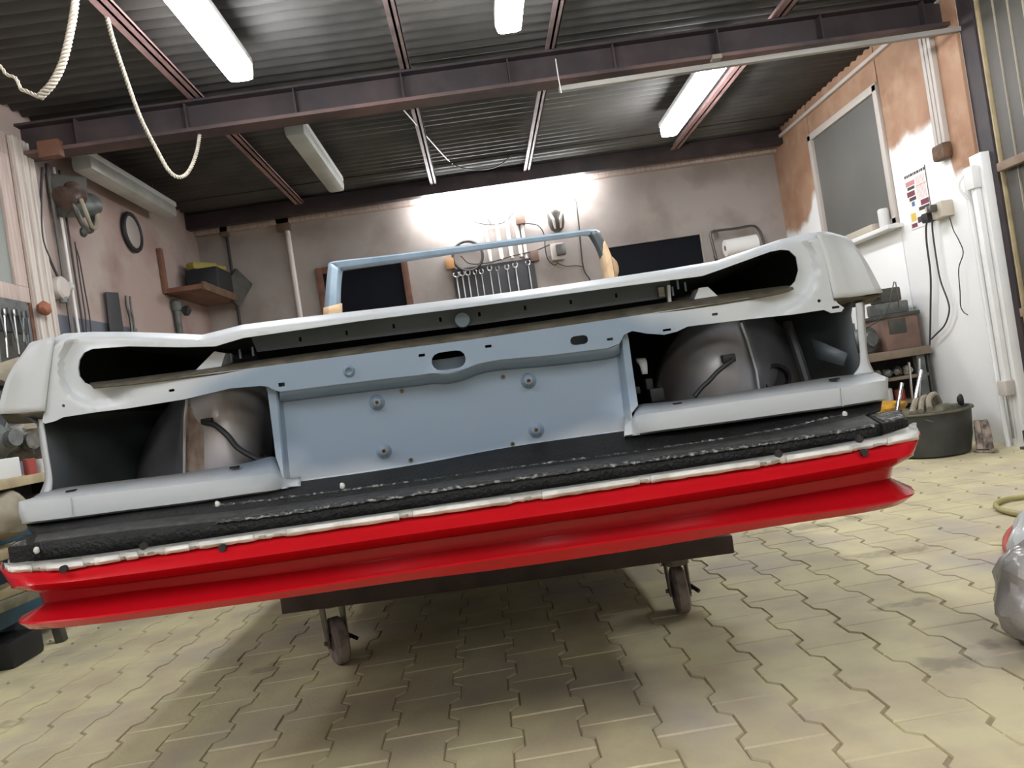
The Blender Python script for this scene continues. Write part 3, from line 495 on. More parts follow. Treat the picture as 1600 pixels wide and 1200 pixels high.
# windscreen frame
FY = 3.3
obj('scuttle', MB().box((-.78, 3.08, .60), (.70, 3.62, 1.015), .03), 'white', car)
wf = obj('windscreen_frame', loft([[(514, 411, FY+.05), (530, 407, FY), (620, 397, FY), (740, 381, FY), (880, 363, FY), (925, 358, FY), (938, 362, FY+.05)], [(513, 413, FY), (530, 409, FY-.03), (620, 399, FY-.03), (740, 384, FY-.03), (880, 366, FY-.03), (922, 361, FY-.03), (936, 366, FY)], [(520, 419, FY+.01), (536, 417, FY-.02), (620, 405, FY-.02), (740, 390, FY-.02), (880, 371, FY-.02), (918, 366, FY-.02), (930, 372, FY)], [(530, 424, FY+.05), (540, 422, FY+.04), (620, 411, FY+.05), (740, 393, FY+.05), (880, 373, FY+.05), (915, 369, FY+.04), (926, 376, FY+.05)]], 5), 'framelit', car, solid=.003)
obj('left_pillar', loft([[(513, 412, FY), (509, 450, FY-.02), (505, 500, FY-.05), (503, 540, FY-.07)], [(519, 412, FY-.03), (516, 450, FY-.05), (513, 500, FY-.08), (512, 540, FY-.10)], [(528, 418, FY-.03), (526, 450, FY-.05), (525, 500, FY-.08), (525, 540, FY-.10)], [(536, 420, FY+.03), (533, 450, FY+.01), (532, 500, FY-.02), (532, 540, FY-.04)]], 5), 'framelit', wf, solid=.003)
obj('right_pillar', loft([[(917, 364, FY), (934, 396, FY-.02), (946, 440, FY-.05), (955, 480, FY-.07)], [(924, 362, FY-.03), (940, 394, FY-.05), (952, 440, FY-.08), (961, 480, FY-.10)], [(932, 360, FY-.03), (948, 390, FY-.05), (962, 440, FY-.08), (971, 480, FY-.10)], [(938, 364, FY+.03), (952, 392, FY+.01), (967, 440, FY-.02), (976, 480, FY-.04)]], 5), 'innerdark', wf, solid=.003)
obj('masking_paper', loft([[(940, 378, FY), (936, 400, FY-.02), (945, 445, FY-.05)], [(942, 382, FY-.05), (946, 400, FY-.08), (953, 445, FY-.11)], [(944, 374, FY-.06), (954, 398, FY-.09), (962, 445, FY-.12)], [(942, 373, FY+.03), (957, 403, FY-.02), (966, 445, FY-.04)]], 4), 'paper', wf, solid=.002)
obj('masking_paper', MB().blob(PY(959, 419, FY-.06), (.022, .03, .045), 4, .15), 'paper', wf)
obj('masking_paper', loft([[(506, 481, FY-.07), (505, 505, FY-.08)], [(514, 479, FY-.1), (513, 505, FY-.11)], [(532, 474, FY-.1), (533, 505, FY-.11)], [(534, 474, FY-.02), (535, 505, FY-.03)]], 3), 'paper', wf, solid=.002)
# ---------------- bumper on the shell
flb = [(20, 873, 1.44), (44, 877, 1.37), (100, 872, 1.365), (220, 856, 1.36), (400, 829, 1.36), (625, 796, 1.36), (800, 770, 1.36), (1000, 741, 1.36), (1200, 711, 1.36), (1375, 681, 1.365), (1418, 667, 1.37), (1424, 660, 1.44)]
flf = [(1, 879, 1.44), (8, 892, 1.32), (100, 888, 1.30), (220, 868, 1.295), (400, 841, 1.29), (625, 808, 1.29), (800, 783, 1.29), (1000, 753, 1.29), (1200, 724, 1.295), (1375, 695, 1.30), (1434, 683, 1.32), (1433, 668, 1.44)]
rb = [(24, 916, 1.44), (22, 918, 1.30), (100, 912, 1.28), (220, 897, 1.275), (400, 872, 1.27), (625, 839, 1.27), (800, 814, 1.27), (1000, 785, 1.27), (1200, 753, 1.275), (1370, 723, 1.28), (1425, 712, 1.30), (1420, 708, 1.44)]
gm = [(66, 925, 1.44), (64, 926, 1.37), (110, 922, 1.35), (220, 909, 1.345), (400, 884, 1.34), (625, 851, 1.34), (800, 826, 1.34), (1000, 797, 1.34), (1200, 765, 1.345), (1360, 737, 1.35), (1394, 730, 1.37), (1390, 726, 1.44)]
gb = [(72, 940, 1.44), (70, 942, 1.37), (115, 937, 1.35), (220, 922, 1.345), (400, 901, 1.34), (625, 870, 1.34), (800, 846, 1.34), (1000, 818, 1.34), (1200, 782, 1.345), (1355, 755, 1.35), (1390, 747, 1.37), (1388, 743, 1.44)]
lo = [(34, 964, 1.44), (34, 974, 1.30), (110, 969, 1.27), (220, 955, 1.265), (400, 930, 1.26), (625, 895, 1.26), (800, 869, 1.26), (1000, 840, 1.26), (1200, 811, 1.265), (1355, 790, 1.27), (1424, 774, 1.30), (1424, 762, 1.44)]
bt = [(50, 974, 1.44), (48, 983, 1.32), (115, 979, 1.29), (220, 966, 1.285), (400, 941, 1.28), (625, 909, 1.28), (800, 887, 1.28), (1000, 858, 1.28), (1200, 824, 1.285), (1350, 801, 1.29), (1408, 787, 1.32), (1410, 776, 1.44)]
bb = [(x, y-8, Y+.10) for x, y, Y in bt]
def nudge(r, dy, dY): return [(x, y+dy, Y+dY) for x, y, Y in r]
rt = nudge(flf, -1, .012)
mid1 = [tuple((a+b)/2 for a, b in zip(p, q)) for p, q in zip(rt, rb)]; mid1 = nudge(mid1, 0, -.006)
bump = obj('bumper', loft([rt, nudge(rt, 3, -.004), mid1, nudge(rb, -2, 0), nudge(rb, 1, .006), gm, gb, nudge(gb, 2, -.008), nudge([tuple(.45*a+.55*b for a, b in zip(p, q)) for p, q in zip(gb, lo)], 0, .01), nudge(lo, -2, .004), nudge(lo, 1, .001), bt, bb], 7), 'red', car, solid=.004, angle=28)
bump['label'] = 'glossy red bumper skin with a deep groove and flared lower lip'
# white flange, torn along its front edge
def rowat(r, x):
    for a, b in zip(r, r[1:]):
        if (a[0] <= x <= b[0]): t = (x-a[0])/(b[0]-a[0]); return tuple(a[i]+(b[i]-a[i])*t for i in (1, 2))
    return r[0][1:] if x < r[0][0] else r[-1][1:]
rj = random.Random(5)
def torn():
    xs = list(range(12, 1434, 5)); g = [[], [], [], []]
    for x in xs:
        yb, Yb = rowat(flb, max(x, 24)); yf, Yf = rowat(flf, x); j = rj.choice((0, 0, .5, 1, -1, 2))*.8
        g[0].append(PY(x, yb+.3, Yb)); g[1].append(PY(x, yf-4, Yf+.006)); g[2].append(PY(x, yf-2+j*.3, Yf-.002)); g[3].append(PY(x, yf+j+2.2, Yf-.0005))
    return MB().grid(g)
obj('white_flange', torn(), 'flange', bump, solid=.003, angle=50)
for (a, b) in [(6, 48), (70, 128), (146, 186), (196, 214), (256, 294), (310, 394), (446, 622), (644, 798), (846, 998), (1016, 1186), (1228, 1330), (1386, 1434)]:
    rows = [[], [], [], []]; n = max(4, int((b-a)/12))
    for k in range(n+1):
        x = a+(b-a)*k/n; yb, Yb = rowat(flb, max(x, 40) if x < 700 else min(x, 1421)); yf, Yf = rowat(flf, x); j = rj.uniform(-.5, 1.2)
        rows[0].append(PY(x, yb+(yf-yb)*.25, Yb+(Yf-Yb)*.3-.002)); rows[1].append(PY(x+1, yf-6, Yf-.002)); rows[2].append(PY(x+1.5, yf-1, Yf-.007)); rows[3].append(PY(x+2, yf+3.5+j, Yf-.004))
    obj('flange_lip', MB().grid(rows), 'flange', bump, solid=.002, angle=50)
for x in (57, 136, 190, 236, 301, 434, 633, 825, 1007, 1192, 1372, 410, 190+30, 1212): 
    yb, Yb = rowat(flb, x); yf, Yf = rowat(flf, x); obj('clip_notch', MB().box(PY(x-6, yf+2, Yf-.0055), PY(x+5, yf-4, Yf-.002), .001), 'flangegap', bump)
for x, y in ((225, 853), (348, 856), (1216, 709), (1350, 707), (100, 889), (1342, 686)): obj('bumper_hole', MB().lathe(PY(x, y, 1.284), (0, -1, 0), [(.0062, -.003), (.0062, .004), (0, .004)], 14), 'black', bump)
# black foam core
f0 = [(40, 816, 1.52), (200, 792, 1.52), (400, 762, 1.52), (625, 730, 1.52), (800, 698, 1.52), (1000, 670, 1.52), (1200, 643, 1.52), (1300, 630, 1.52), (1380, 617, 1.52)]
f1 = [(46, 828, 1.47), (200, 806, 1.45), (400, 783, 1.44), (625, 755, 1.44), (800, 731, 1.44), (1000, 705, 1.44), (1200, 674, 1.44), (1300, 652, 1.45), (1376, 640, 1.465)]
f2 = [(58, 835, 1.44), (200, 815, 1.42), (400, 794, 1.41), (625, 763, 1.41), (800, 736, 1.41), (1000, 709, 1.41), (1200, 679, 1.41), (1300, 660, 1.42), (1350, 648, 1.43)]
f3 = [(53, 848, 1.37), (200, 829, 1.36), (400, 807, 1.355), (625, 774, 1.35), (800, 748, 1.35), (1000, 720, 1.35), (1200, 691, 1.355), (1300, 675, 1.36), (1374, 662, 1.37)]
f4 = [(53, 880, 1.365), (200, 861, 1.36), (400, 832, 1.355), (625, 799, 1.35), (800, 773, 1.35), (1000, 744, 1.35), (1200, 714, 1.355), (1300, 696, 1.36), (1376, 685, 1.365)]
fm = obj('foam_core', loft([f0, f1, f2], 6), 'foam', bump, solid=.004); 
obj('foam_bevel', loft([f2, nudge([tuple((a+b)/2 for a, b in zip(p, q)) for p, q in zip(f2, f3)], 0, .004), f3], 6), 'foamtop', bump, solid=.004)
obj('foam_front', loft([f3, [tuple((a+b)/2 for a, b in zip(p, q)) for p, q in zip(f3, f4)], f4], 6), 'foam', bump, solid=.004)
def ragged(r, amp, dY, seed, w_, x0, x1):
    q = random.Random(seed); c = CR([W(p) for p in nudge(r, 0, dY)], 40); g = [[], []]
    for v in c:
        if not (PY(x0, 800, v.y).x < v.x < PY(x1, 700, v.y).x): continue
        g[0].append(v+Vector((0, .006, q.uniform(0, amp)))); g[1].append(v+Vector((0, -.001, -q.uniform(.3, 1)*w_)))
    return MB().grid(g)
obj('edge_glint', ragged(f1, .003, -.004, 1, .005, 330, 1330), 'foampale', bump, solid=.002); obj('edge_glint', ragged(f3, .0025, -.003, 2, .004, 330, 1374), 'foampale', bump, solid=.002)  # highlights along the foam edges put into pale ragged strips
def endblock(a, b, c, d, h, m):
    q = [W(p) for p in (a, b, c, d)]; return MB().add(q+[v-Vector((0, 0, h)) for v in q], [(0, 1, 2, 3), (7, 6, 5, 4), (0, 4, 5, 1), (1, 5, 6, 2), (2, 6, 7, 3), (3, 7, 4, 0)])
obj('foam_end', endblock((12, 856, 1.385), (52, 851, 1.37), (66, 832, 1.45), (38, 836, 1.47), .031, 0), 'foam', bump)
obj('foam_end', endblock((1379, 662, 1.37), (1418, 655, 1.385), (1405, 640, 1.46), (1352, 648, 1.45), .026, 0), 'foam', bump)
obj('worn_patch', endblock((16, 854, 1.388), (44, 851, 1.378), (58, 835, 1.445), (40, 837, 1.465), .002, 0), 'foampale', bump)
obj('worn_patch', endblock((1384, 658, 1.378), (1414, 652, 1.388), (1403, 641, 1.455), (1360, 648, 1.445), .002, 0), 'foampale', bump)
for x, y, Y in ((340, 788, 1.44), (535, 759, 1.44), (57, 860, 1.36), (1320, 647, 1.45)): obj('foam_plug', MB().blob(PY(x, y, Y), (.005, .004, .0065), int(x), .1), 'flange', bump)
# ================================================================ DOLLY
dl = thing('dolly', (-.02, 2.9, 0), 'brown steel dolly on swivel casters carrying the car body shell', 'dolly')
obj('front_beam', MB().bar(Vector((-.66, 2.22, .212)), Vector((.637, 2.20, .180)), .05, .052, bev=.004), 'dolly', dl)
obj('rear_beam', MB().bar(Vector((-.66, 3.62, .205)), Vector((.63, 3.60, .195)), .05, .05, bev=.004), 'dolly', dl)
for x in (-.45, .38): obj('side_rail', MB().bar(Vector((x, 2.2, .235)), Vector((x, 3.62, .235)), .05, .05, bev=.004), 'dolly', dl)
for x in (-.45, .38):
    for y in (2.3, 3.3): obj('support', MB().box((x-.03, y-.03, .25), (x+.03, y+.03, .338), .004), 'dolly', dl)
def caster(x, y, ztop, rot, swivel):
    R = Matrix.Rotation(rot, 3, 'Z'); c = Vector((x, y, 0)); f = lambda v: c+R @ Vector(v); r = .068
    wh = MB().lathe(f((-.018, 0, r)), R @ Vector((1, 0, 0)), [(r*.55, 0), (r*.9, 0), (r, .006), (r, .030), (r*.9, .036), (r*.55, .036)], 28); obj('wheel', wh, 'tyre', dl)
    w_ = [o for o in bpy.data.objects if o.name.startswith('wheel') and o.parent == dl][-1]
    obj('hub', MB().lathe(f((-.022, 0, r)), R @ Vector((1, 0, 0)), [(.008, 0), (r*.3, 0), (r*.5, .009), (r*.56, .012), (r*.56, .034), (r*.5, .036), (r*.3, .044), (.008, .044)], 20), 'hub', w_)
    for s in (-1, 1):
        mb = MB(); q = [f((s*.027, -.02, ztop-.012)), f((s*.027, .045, ztop-.012)), f((s*.027, .014, r-.014)), f((s*.027, -.014, r-.014))]; e = R @ Vector((s*.004, 0, 0)); mb.add(q+[v+e for v in q], [(0, 1, 2, 3), (7, 6, 5, 4), (0, 4, 5, 1), (1, 5, 6, 2), (2, 6, 7, 3), (3, 7, 4, 0)]); obj('fork_arm', mb, 'fork', dl)
    obj('axle', MB().tube([f((-.04, 0, r)), f((.04, 0, r))], .006, 8), 'fork', dl)
    obj('top_plate', MB().box(f((-.035, -.035, ztop-.014)), f((.035, .035, ztop)), .003) if rot == 0 else MB().lathe(f((0, .01, ztop-.016)), (0, 0, 1), [(.04, 0), (.04, .016)], 16), 'fork', dl)
    obj('brake_pedal', MB().box(f((-.036, -.012, r-.01)), f((-.029, .012, r+.01)), .002) if rot == 0 else MB().tube([f((.03, -.005, r+.01)), f((.05, -.03, r-.004))], .006, 8), 'black', dl)
caster(-.535, 2.27, .186, math.radians(28), 1); caster(.470, 2.21, .158, math.radians(-4), 0); caster(-.52, 3.6, .18, 1.2, 1); caster(.47, 3.58, .172, 1.9, 1)
# ================================================================ ROPES AND CABLES UNDER THE ROOF
def rope(name, pts, r, pitch, label, mult=12):
    c = CR([Vector(p) for p in pts], mult); t = thing(name, c[0], label, 'rope'); L = [0]
    for a, b in zip(c, c[1:]): L.append(L[-1]+(b-a).length)
    fr = None
    for s in range(3):
        out = []; fr = None
        for i, p in enumerate(c):
            tn = (c[min(i+1, len(c)-1)]-c[max(i-1, 0)]).normalized(); fr = tn.orthogonal().normalized() if fr is None else (fr-fr.dot(tn)*tn).normalized(); b = tn.cross(fr); a = 2*math.pi*(L[i]/pitch+s/3)
            out.append(p+r*.72*(math.cos(a)*fr+math.sin(a)*b))
        obj('strand', MB().tube(out, r*.55, 6), 'rope', t, angle=80)
    return t
RY = 2.7
rope('rope', [PY(122, -60, RY), PY(118, 0, RY), PY(110, 50, RY), PY(98, 98, RY), PY(82, 130, RY), PY(62, 152, RY)], .011, .045, 'coarse twisted pale rope hanging in the top left corner', 22)
rope('rope', [PY(62, 152, RY), PY(40, 142, RY), PY(33, 140, RY)], .006, .05, 'thin end piece of rope tied under the coarse twisted rope at top left')
rope('rope', [PY(33, 140, RY), PY(24, 122, RY), PY(10, 116, RY), PY(0, 103, RY), PY(-40, 60, RY)], .005, .05, 'thin knotted line leaving the frame at the left edge beside the coarse rope')
rope('rope', [PY(166, 22, 3.15), PY(176, 60, 3.25), PY(196, 120, 3.4), PY(220, 185, 3.55), PY(248, 240, 3.7), PY(265, 268, 3.75), PY(281, 277, 3.8), PY(296, 266, 3.9), PY(308, 235, 4.0), PY(313, 200, 4.1), PY(316, 172, 4.15)], .008, .05, 'long pale rope hanging in a loop from the pink roof beam', 26)
single('conduit', MB().bar(PY(873, 140, 3.98), PY(1500, 46, 3.98), .035, .03, bev=.01), 'greyconduit', 'long white conduit slung under the main roof beam on the right', 'conduit')
def wire(name, pts, r, m, label, cat='cable', n=6, g=None): return single(name, MB().tube(CR([Vector(p) for p in pts], n), r, 6), m, label, cat, g, angle=80)
wire('wire', [PY(868, 92, 3.95), PY(872, 118, 3.95), PY(877, 145, 3.95)], .003, 'cablew', 'short white wire hanging from the main beam beside the end of the long conduit', 'wire')
single('bracket', MB().box(PY(1114, 92, 4.0), PY(1128, 83, 4.0)+Vector((0, .05, 0)), .004), 'seamw', 'small white bracket on the main beam above the right-hand tube light', 'bracket')
# wires between the roof and the lamp on the back wall
wire('wire', [PY(622, 162, 4.4), PY(668, 215, 5.2), PY(700, 250, 5.9), PY(724, 268, 6.3)], .004, 'cablew', 'thin diagonal wire under the roof crossing the left middle purlin', 'wire')
wire('chain', [PY(690, 238, 6.0), PY(720, 262, 6.0), PY(770, 262, 6.0), PY(800, 240, 6.0), PY(830, 190, 5.6)], .005, 'cable', 'dark chain sagging under the roof above the back wall lamp', 'chain')
# ================================================================ BACK WALL
B = YB
def wallbox(name, a, b, d, m, label, cat, bev=.003, g=None): p, q = PY(*a, B-.001), PY(*b, B-.001); return single(name, MB().box((p.x, B-d, p.z), (q.x, B, q.z), bev), m, label, cat, g)
def vpipe(name, x, z0, z1, r, m, label, g=None): return single(name, MB().tube([(x, B-r, z0), (x, B-r, z1)], r, 10), m, label, 'pipe', g)
vpipe('pipe', -1.425, 1.0, 2.33, .022, 'pipe', 'pale vertical pipe on the back wall left of the brown framed window')
vpipe('pipe', -1.93, 1.0, 2.40, .012, 'cable', 'thin dark vertical pipe on the back wall near the left corner')
wallbox('block', (432, 340), (456, 361), .06, 'brownbox', 'small dark red block at the top of the pale vertical pipe', 'block')
wallbox('block', (345, 355), (360, 370), .06, 'brownbox', 'small dark red block on the back wall near the left corner, above the shelf', 'block')
for k, (x, dx) in enumerate([(757, 0), (775, 0), (791, 0), (806, 0)]):
    p = PY(x, 345, B); nm = ('leftmost', 'second from the left', 'third from the left', 'rightmost')[k]
    vpipe('pipe', p.x, 1.80, 2.28, .018 if k else .015, 'pipe', 'white conduit rising above the wrench board, %s of four' % nm, 'white conduits above the wrench board')
p = PY(822, 400, B); vpipe('pipe', p.x, 1.78, 2.08, .016, 'pipe', 'short white pipe between the reddish box and the wrench board')
wallbox('junction_box', (803, 333), (821, 351), .07, 'brownbox', 'reddish junction box on the back wall beside the white conduits', 'box')
# wrench board
wb = thing('wrench_board', PY(770, 450, B), 'dark board with a row of wrenches on the back wall under the lamp', 'tool board')
a, b = PY(707, 424, B-.02), PY(841, 452, B-.02); z1 = PY(770, 412, B-.02).z; obj('back_panel', MB().box((a.x, B-.02, 1.25), (b.x, B-.001, z1), .003), 'board', wb); 
for x in (698, 830):
    p = PY(x+5, 412 if x < 800 else 400, B-.03); obj('corner_block', MB().box((p.x-.035, B-.05, p.z-.045), (p.x+.035, B-.001, p.z+.045), .004), 'orange' if x < 800 else 'brownbox', wb)
def wrench(p, L, s):
    t = thing('wrench', p, '', 'wrench', 'wrenches on the board on the back wall'); x, y, z = p
    obj('shaft', MB().bar((x, y, z-L), (x, y, z-.018), .009*s, .006, up=(0, 1, 0), bev=.002), 'steel', t)
    mb = MB(); R = .020*s
    for sg in (-1, 1): mb.tube([(x+sg*.003, y, z-.018), (x+sg*R*.8, y, z-.008), (x+sg*R*.9, y, z+.012), (x+sg*R*.55, y, z+.022)], .006*s, 6)
    obj('jaw', mb, 'steel', t); obj('ring', MB().lathe((x, y+.003, z-L-.008), (0, -1, 0), [(.006*s, 0), (.014*s, 0), (.014*s, .006), (.006*s, .006), (.006*s, 0)], 14), 'steel', t)
    obj('hook', MB().tube([(x, y-.006, z-.01), (x, B-.02, z-.01)], .003, 6), 'steeld', t); return t
ords = ['first', 'second', 'third', 'fourth', 'fifth', 'sixth', 'seventh', 'eighth', 'ninth', 'tenth']
for k, (x, y, s) in enumerate([(713, 430, 1.3), (722, 428, 1.1), (731, 427, 1.1), (742, 426, .8), (752, 425, .9), (765, 420, 1), (777, 420, .8), (792, 418, .95), (805, 415, 1.1), (825, 411, 1)]):
    wrench(PY(x, y, B-.035), .30+.05*(k > 4), s)['label'] = 'steel open-ended wrench hanging on the dark board, %s from the left' % ords[k]
# wound cable ring behind the frame, hanging leads
p = PY(731, 400, B-.03); single('cable_coil', MB().lathe(p, (0, -1, 0), [(.125+.012*math.cos(a), .012*math.sin(a)) for a in [2*math.pi*k/8 for k in range(9)]], 32), 'cable', 'dark ring of coiled cable hanging on the back wall above the wrench board', 'cable coil')
wire('cable', [PY(x, y, B-.03) for x, y in ((715, 330), (728, 338), (745, 348), (770, 351), (788, 347), (800, 335), (812, 312))], .004, 'cable', 'thin dark cable sagging below the lit lamp on the back wall')
wire('cable', [PY(x, y, B-.03) for x, y in ((762, 322), (762, 340), (768, 352))], .004, 'cable', 'short dark cable dropping from the middle of the back wall lamp')
wire('cable', [PY(x, y, B-.03) for x, y in ((822, 349), (840, 352), (850, 366), (852, 388), (856, 405), (866, 414), (872, 410))], .005, 'cable', 'dark cable from the reddish box to the small grey socket')
wire('cable', [PY(x, y, B-.03) for x, y in ((720, 400), (735, 412), (765, 410), (800, 400), (835, 392), (860, 382))], .005, 'cable', 'grey cable draped above the wrenches behind the windscreen frame')
wire('cable', [PY(x, y, B-.03) for x, y in ((886, 300), (899, 312), (902, 330), (905, 355), (907, 380), (912, 420), (922, 438), (925, 460))], .006, 'cable', 'dark cable running down the back wall right of the grinder')
wire('cable', [PY(x, y, B-.03) for x, y in ((872, 412), (885, 416), (900, 415), (912, 417))], .004, 'cable', 'thin cable from the grey socket to the long dark cable')
# grinder-like tool hanging
p = PY(869, 345, B-.06); gt = thing('hanging_tool', p, 'dark hand tool hanging on the back wall right of the lamp\'s middle', 'tool')
obj('tool_body', MB().lathe(p+Vector((0, 0, -.09)), (0, 0, 1), [(.03, 0), (.055, .02), (.07, .07), (.072, .15), (.06, .18)], 18), 'steeld', gt)
for s in (-1, 1): obj('band', MB().tube([p+Vector((s*.06, -.05, .08)), p+Vector((s*.03, -.07, .0)), p+Vector((s*.02, -.04, -.07))], .012, 8), 'pipe', gt)
p = PY(872, 393, B-.04); so = thing('wall_socket', p, 'small dark grey socket on the back wall under the hanging tool', 'socket')
obj('socket_body', MB().box(p+Vector((-.06, -.02, -.07)), p+Vector((.05, .039, .07)), .01), 'frame', so); obj('plug', MB().box(p+Vector((-.02, -.07, -.04)), p+Vector((.06, -.02, .05)), .01), 'steeld', so)
# roll holder
p = PY(1155, 384, B-.22); rh = thing('paper_roll', p, 'white paper roll on a wire bracket at the right of the back wall', 'paper roll')
a, b = PY(1133, 388, B-.22), PY(1182, 379, B-.22); ax = (b-a).normalized(); obj('roll', MB().lathe(a, ax, [(.02, 0), (.068, 0), (.068, (b-a).length), (.02, (b-a).length)], 24), 'roll', rh)
obj('core', MB().lathe(a-ax*.002, ax, [(.014, 0), (.022, 0), (.022, .02)], 14), 'brownbox', rh)
obj('wire_bracket', MB().tube(CR([PY(*q, B-.1) for q in ((1119, 404), (1113, 380), (1110, 366), (1118, 361), (1150, 357), (1176, 353), (1186, 360), (1192, 374), (1197, 392))], 5), .011, 8), 'steeld', rh)
obj('arm', MB().tube([PY(1117, 362, B-.1), PY(1117, 362, B)], .02, 8), 'steeld', rh)
obj('arm', MB().tube([PY(1117, 400, B-.1), PY(1122, 412, B-.01)], .012, 8), 'steeld', rh)
# ================================================================ LEFT WALL
def L_(px, py, d=0): return PX(px, py, XL+d)
c = L_(207, 363, .02); rm = thing('round_mirror', c, 'round black-rimmed mirror hanging on the left wall', 'mirror')
obj('rim', MB().lathe(c, (1, 0, 0), [(.122+.016*math.cos(a), .016*math.sin(a)) for a in [2*math.pi*k/8 for k in range(9)]], 32), 'black', rm)
obj('glass', MB().lathe(c, (1, 0, 0), [(.122, -.006), (.122, 0), (.09, .006), (.04, .009), (0, .01)], 28), 'mirror', rm)
# hoist with its drum and motor
c = L_(120, 322, .12); ho = thing('hoist', c, 'dirty electric hoist motor hanging high on the left wall', 'hoist')
obj('motor', MB().lathe(c+Vector((-.02, .05, .02)), (.5, .9, .15), [(.03, -.12), (.065, -.10), (.07, .08), (.05, .12), (.02, .125)], 18), 'greycast', ho)
obj('drum', MB().lathe(c+Vector((0, -.06, .04)), (.3, 1, .6), [(.03, -.05), (.07, -.045), (.05, -.03), (.05, .03), (.07, .045), (.03, .05)], 20), 'hoistbrown', ho)
obj('bracket', MB().bar(c+Vector((-.13, -.04, .12)), c+Vector((.04, .06, .10)), .03, .14, bev=.004), 'dk', ho)
obj('clamp_hoop', MB().tube(CR([c+Vector(v) for v in ((.02, -.08, .04), (.03, -.07, -.06), (.03, 0, -.13), (.02, .08, -.12), (.02, .13, -.04), (.0, .13, .06))], 5), .016, 8), 'grease', ho)
obj('pale_lever', MB().tube(CR([c+Vector(v) for v in ((.05, -.05, .02), (.06, -.03, -.06), (.05, .03, -.12), (.05, .08, -.10), (.05, .12, -.02))], 5), .012, 8), 'cloth', ho)
obj('hook_block', MB().blob(c+Vector((.02, -.01, -.15)), (.02, .02, .03), 3, .1), 'dk', ho)
wire('cord', [L_(x, y, .03) for x, y in ((117, 378), (120, 400), (124, 430), (130, 470), (134, 500), (136, 540))], .004, 'cable', 'thin dark cord hanging under the hoist, the left one', 'cord')
wire('cord', [L_(x, y, .03) for x, y in ((118, 385), (124, 405), (132, 450), (140, 495), (144, 540))], .004, 'cable', 'thin dark cord hanging under the hoist, the right one', 'cord')
# pipes beside the post with a junction box
for k, (x, m, r, lb) in enumerate([(66, 'cable', .007, 'thin dark cable bending beside the pale left post'), (72, 'steeld', .012, 'dark grey pipe running down beside the left post'), (79, 'cablew', .008, 'thin white pipe running down right of the dark grey one'), (84, 'cable', .006, 'thin dark pipe, rightmost of the lines beside the left post')]):
    b0, b1 = L_(x-1, 262, .03), L_(x+27, 430, .03); q0 = Vector((XL+.03, b0.y, 2.28))
    if k == 0: wire('cable', [L_(*q, .03) for q in ((66, 262), (64, 310), (66, 370), (78, 405), (90, 432))], r, m, lb)
    else: single('pipe', MB().tube([(XL+.03, b0.y+.02*k, 2.30), (XL+.03, b0.y+.02*k, .9)], r, 8), m, lb, 'pipe')
c = L_(96, 450, .04); jb = thing('junction_box', c, 'pale grey round junction box on the left wall below the pipes', 'box')
obj('box_body', MB().lathe(c+Vector((-.04, 0, 0)), (1, 0, 0), [(.05, 0), (.062, .01), (.062, .05), (.05, .06), (0, .062)], 18), 'frame', jb); obj('gland', MB().tube([c+Vector((0, .06, .02)), c+Vector((0, .09, .02))], .025, 10), 'housing', jb); obj('gland', MB().tube([c+Vector((0, 0, -.05)), c+Vector((0, 0, -.08))], .02, 10), 'greycast', jb)
c = PX(69, 482, XL+.06); single('knob', MB().blob(c, (.03, .042, .036), 8, .1), 'terracotta', 'round terracotta coloured knob on the pale left post', 'knob')
# strip and hoses on the left wall
a, b = L_(165, 455), L_(186, 458); single('rubber_strip', MB().add([L_(165, 456, .03), L_(185, 457, .03), L_(197, 540, .03), L_(174, 540, .03), L_(165, 456, .005), L_(185, 457, .005), L_(197, 540, .005), L_(174, 540, .005)], [(0, 1, 2, 3), (7, 6, 5, 4), (0, 4, 5, 1), (1, 5, 6, 2), (2, 6, 7, 3), (3, 7, 4, 0)]), 'board', 'wide dark strip hanging on the left wall below the mirror', 'strip')
wire('hose', [L_(x, y, .03) for x, y in ((197, 462), (199, 480), (204, 500), (207, 530))], .010, 'steeld', 'dark grey hose hanging right of the wide dark strip', 'hose')
wire('hose', [L_(x, y, .03) for x, y in ((203, 463), (205, 482), (209, 505), (211, 530))], .007, 'greycast', 'lighter grey hose, right of the dark grey one on the left wall', 'hose')
# shelf
sf = thing('wall_shelf', (XL, 6.1, 1.8), 'brown wall shelf with an upright end on the left wall near the corner', 'shelf')
z = L_(254, 455).z; y0 = L_(254, 455).y
obj('shelf_board', MB().box((XL, y0, z-.02), (XL+.28, 6.46, z+.015), .003), 'brownwood', sf); obj('upright', MB().box((XL, y0-.01, z-.02), (XL+.035, y0+.03, z+.31), .003), 'brownwood', sf)
obj('edge_batten', MB().box((XL+.28, y0, z-.03), (XL+.30, 6.46, z+.03), .003), 'rustybrown', sf)
single('tool_case', MB().box((XL+.05, 5.95, z+.016), (XL+.30, 6.30, z+.20), .02), 'blacktool', 'black tool case standing on the brown wall shelf', 'case')
single('grinder', MB().bar((XL+.08, 6.0, z+.235), (XL+.20, 6.20, z+.24), .09, .06, bev=.02).tube([(XL+.2, 6.2, z+.235), (XL+.25, 6.28, z+.23)], .03, 10), 'yellowt', 'yellow tool lying on top of the black case on the shelf', 'tool')
single('panel_offcut', MB().bar((XL+.26, 6.32, z+.15), (XL+.34, 6.44, z+.02), .03, .26, bev=.004), 'dk', 'dark grey board leaning at the far end of the wall shelf', 'board')
fc = L_(275, 480, .03); ft = thing('wall_fitting', fc, 'grey pipe fitting with a black valve below the wall shelf', 'fitting')
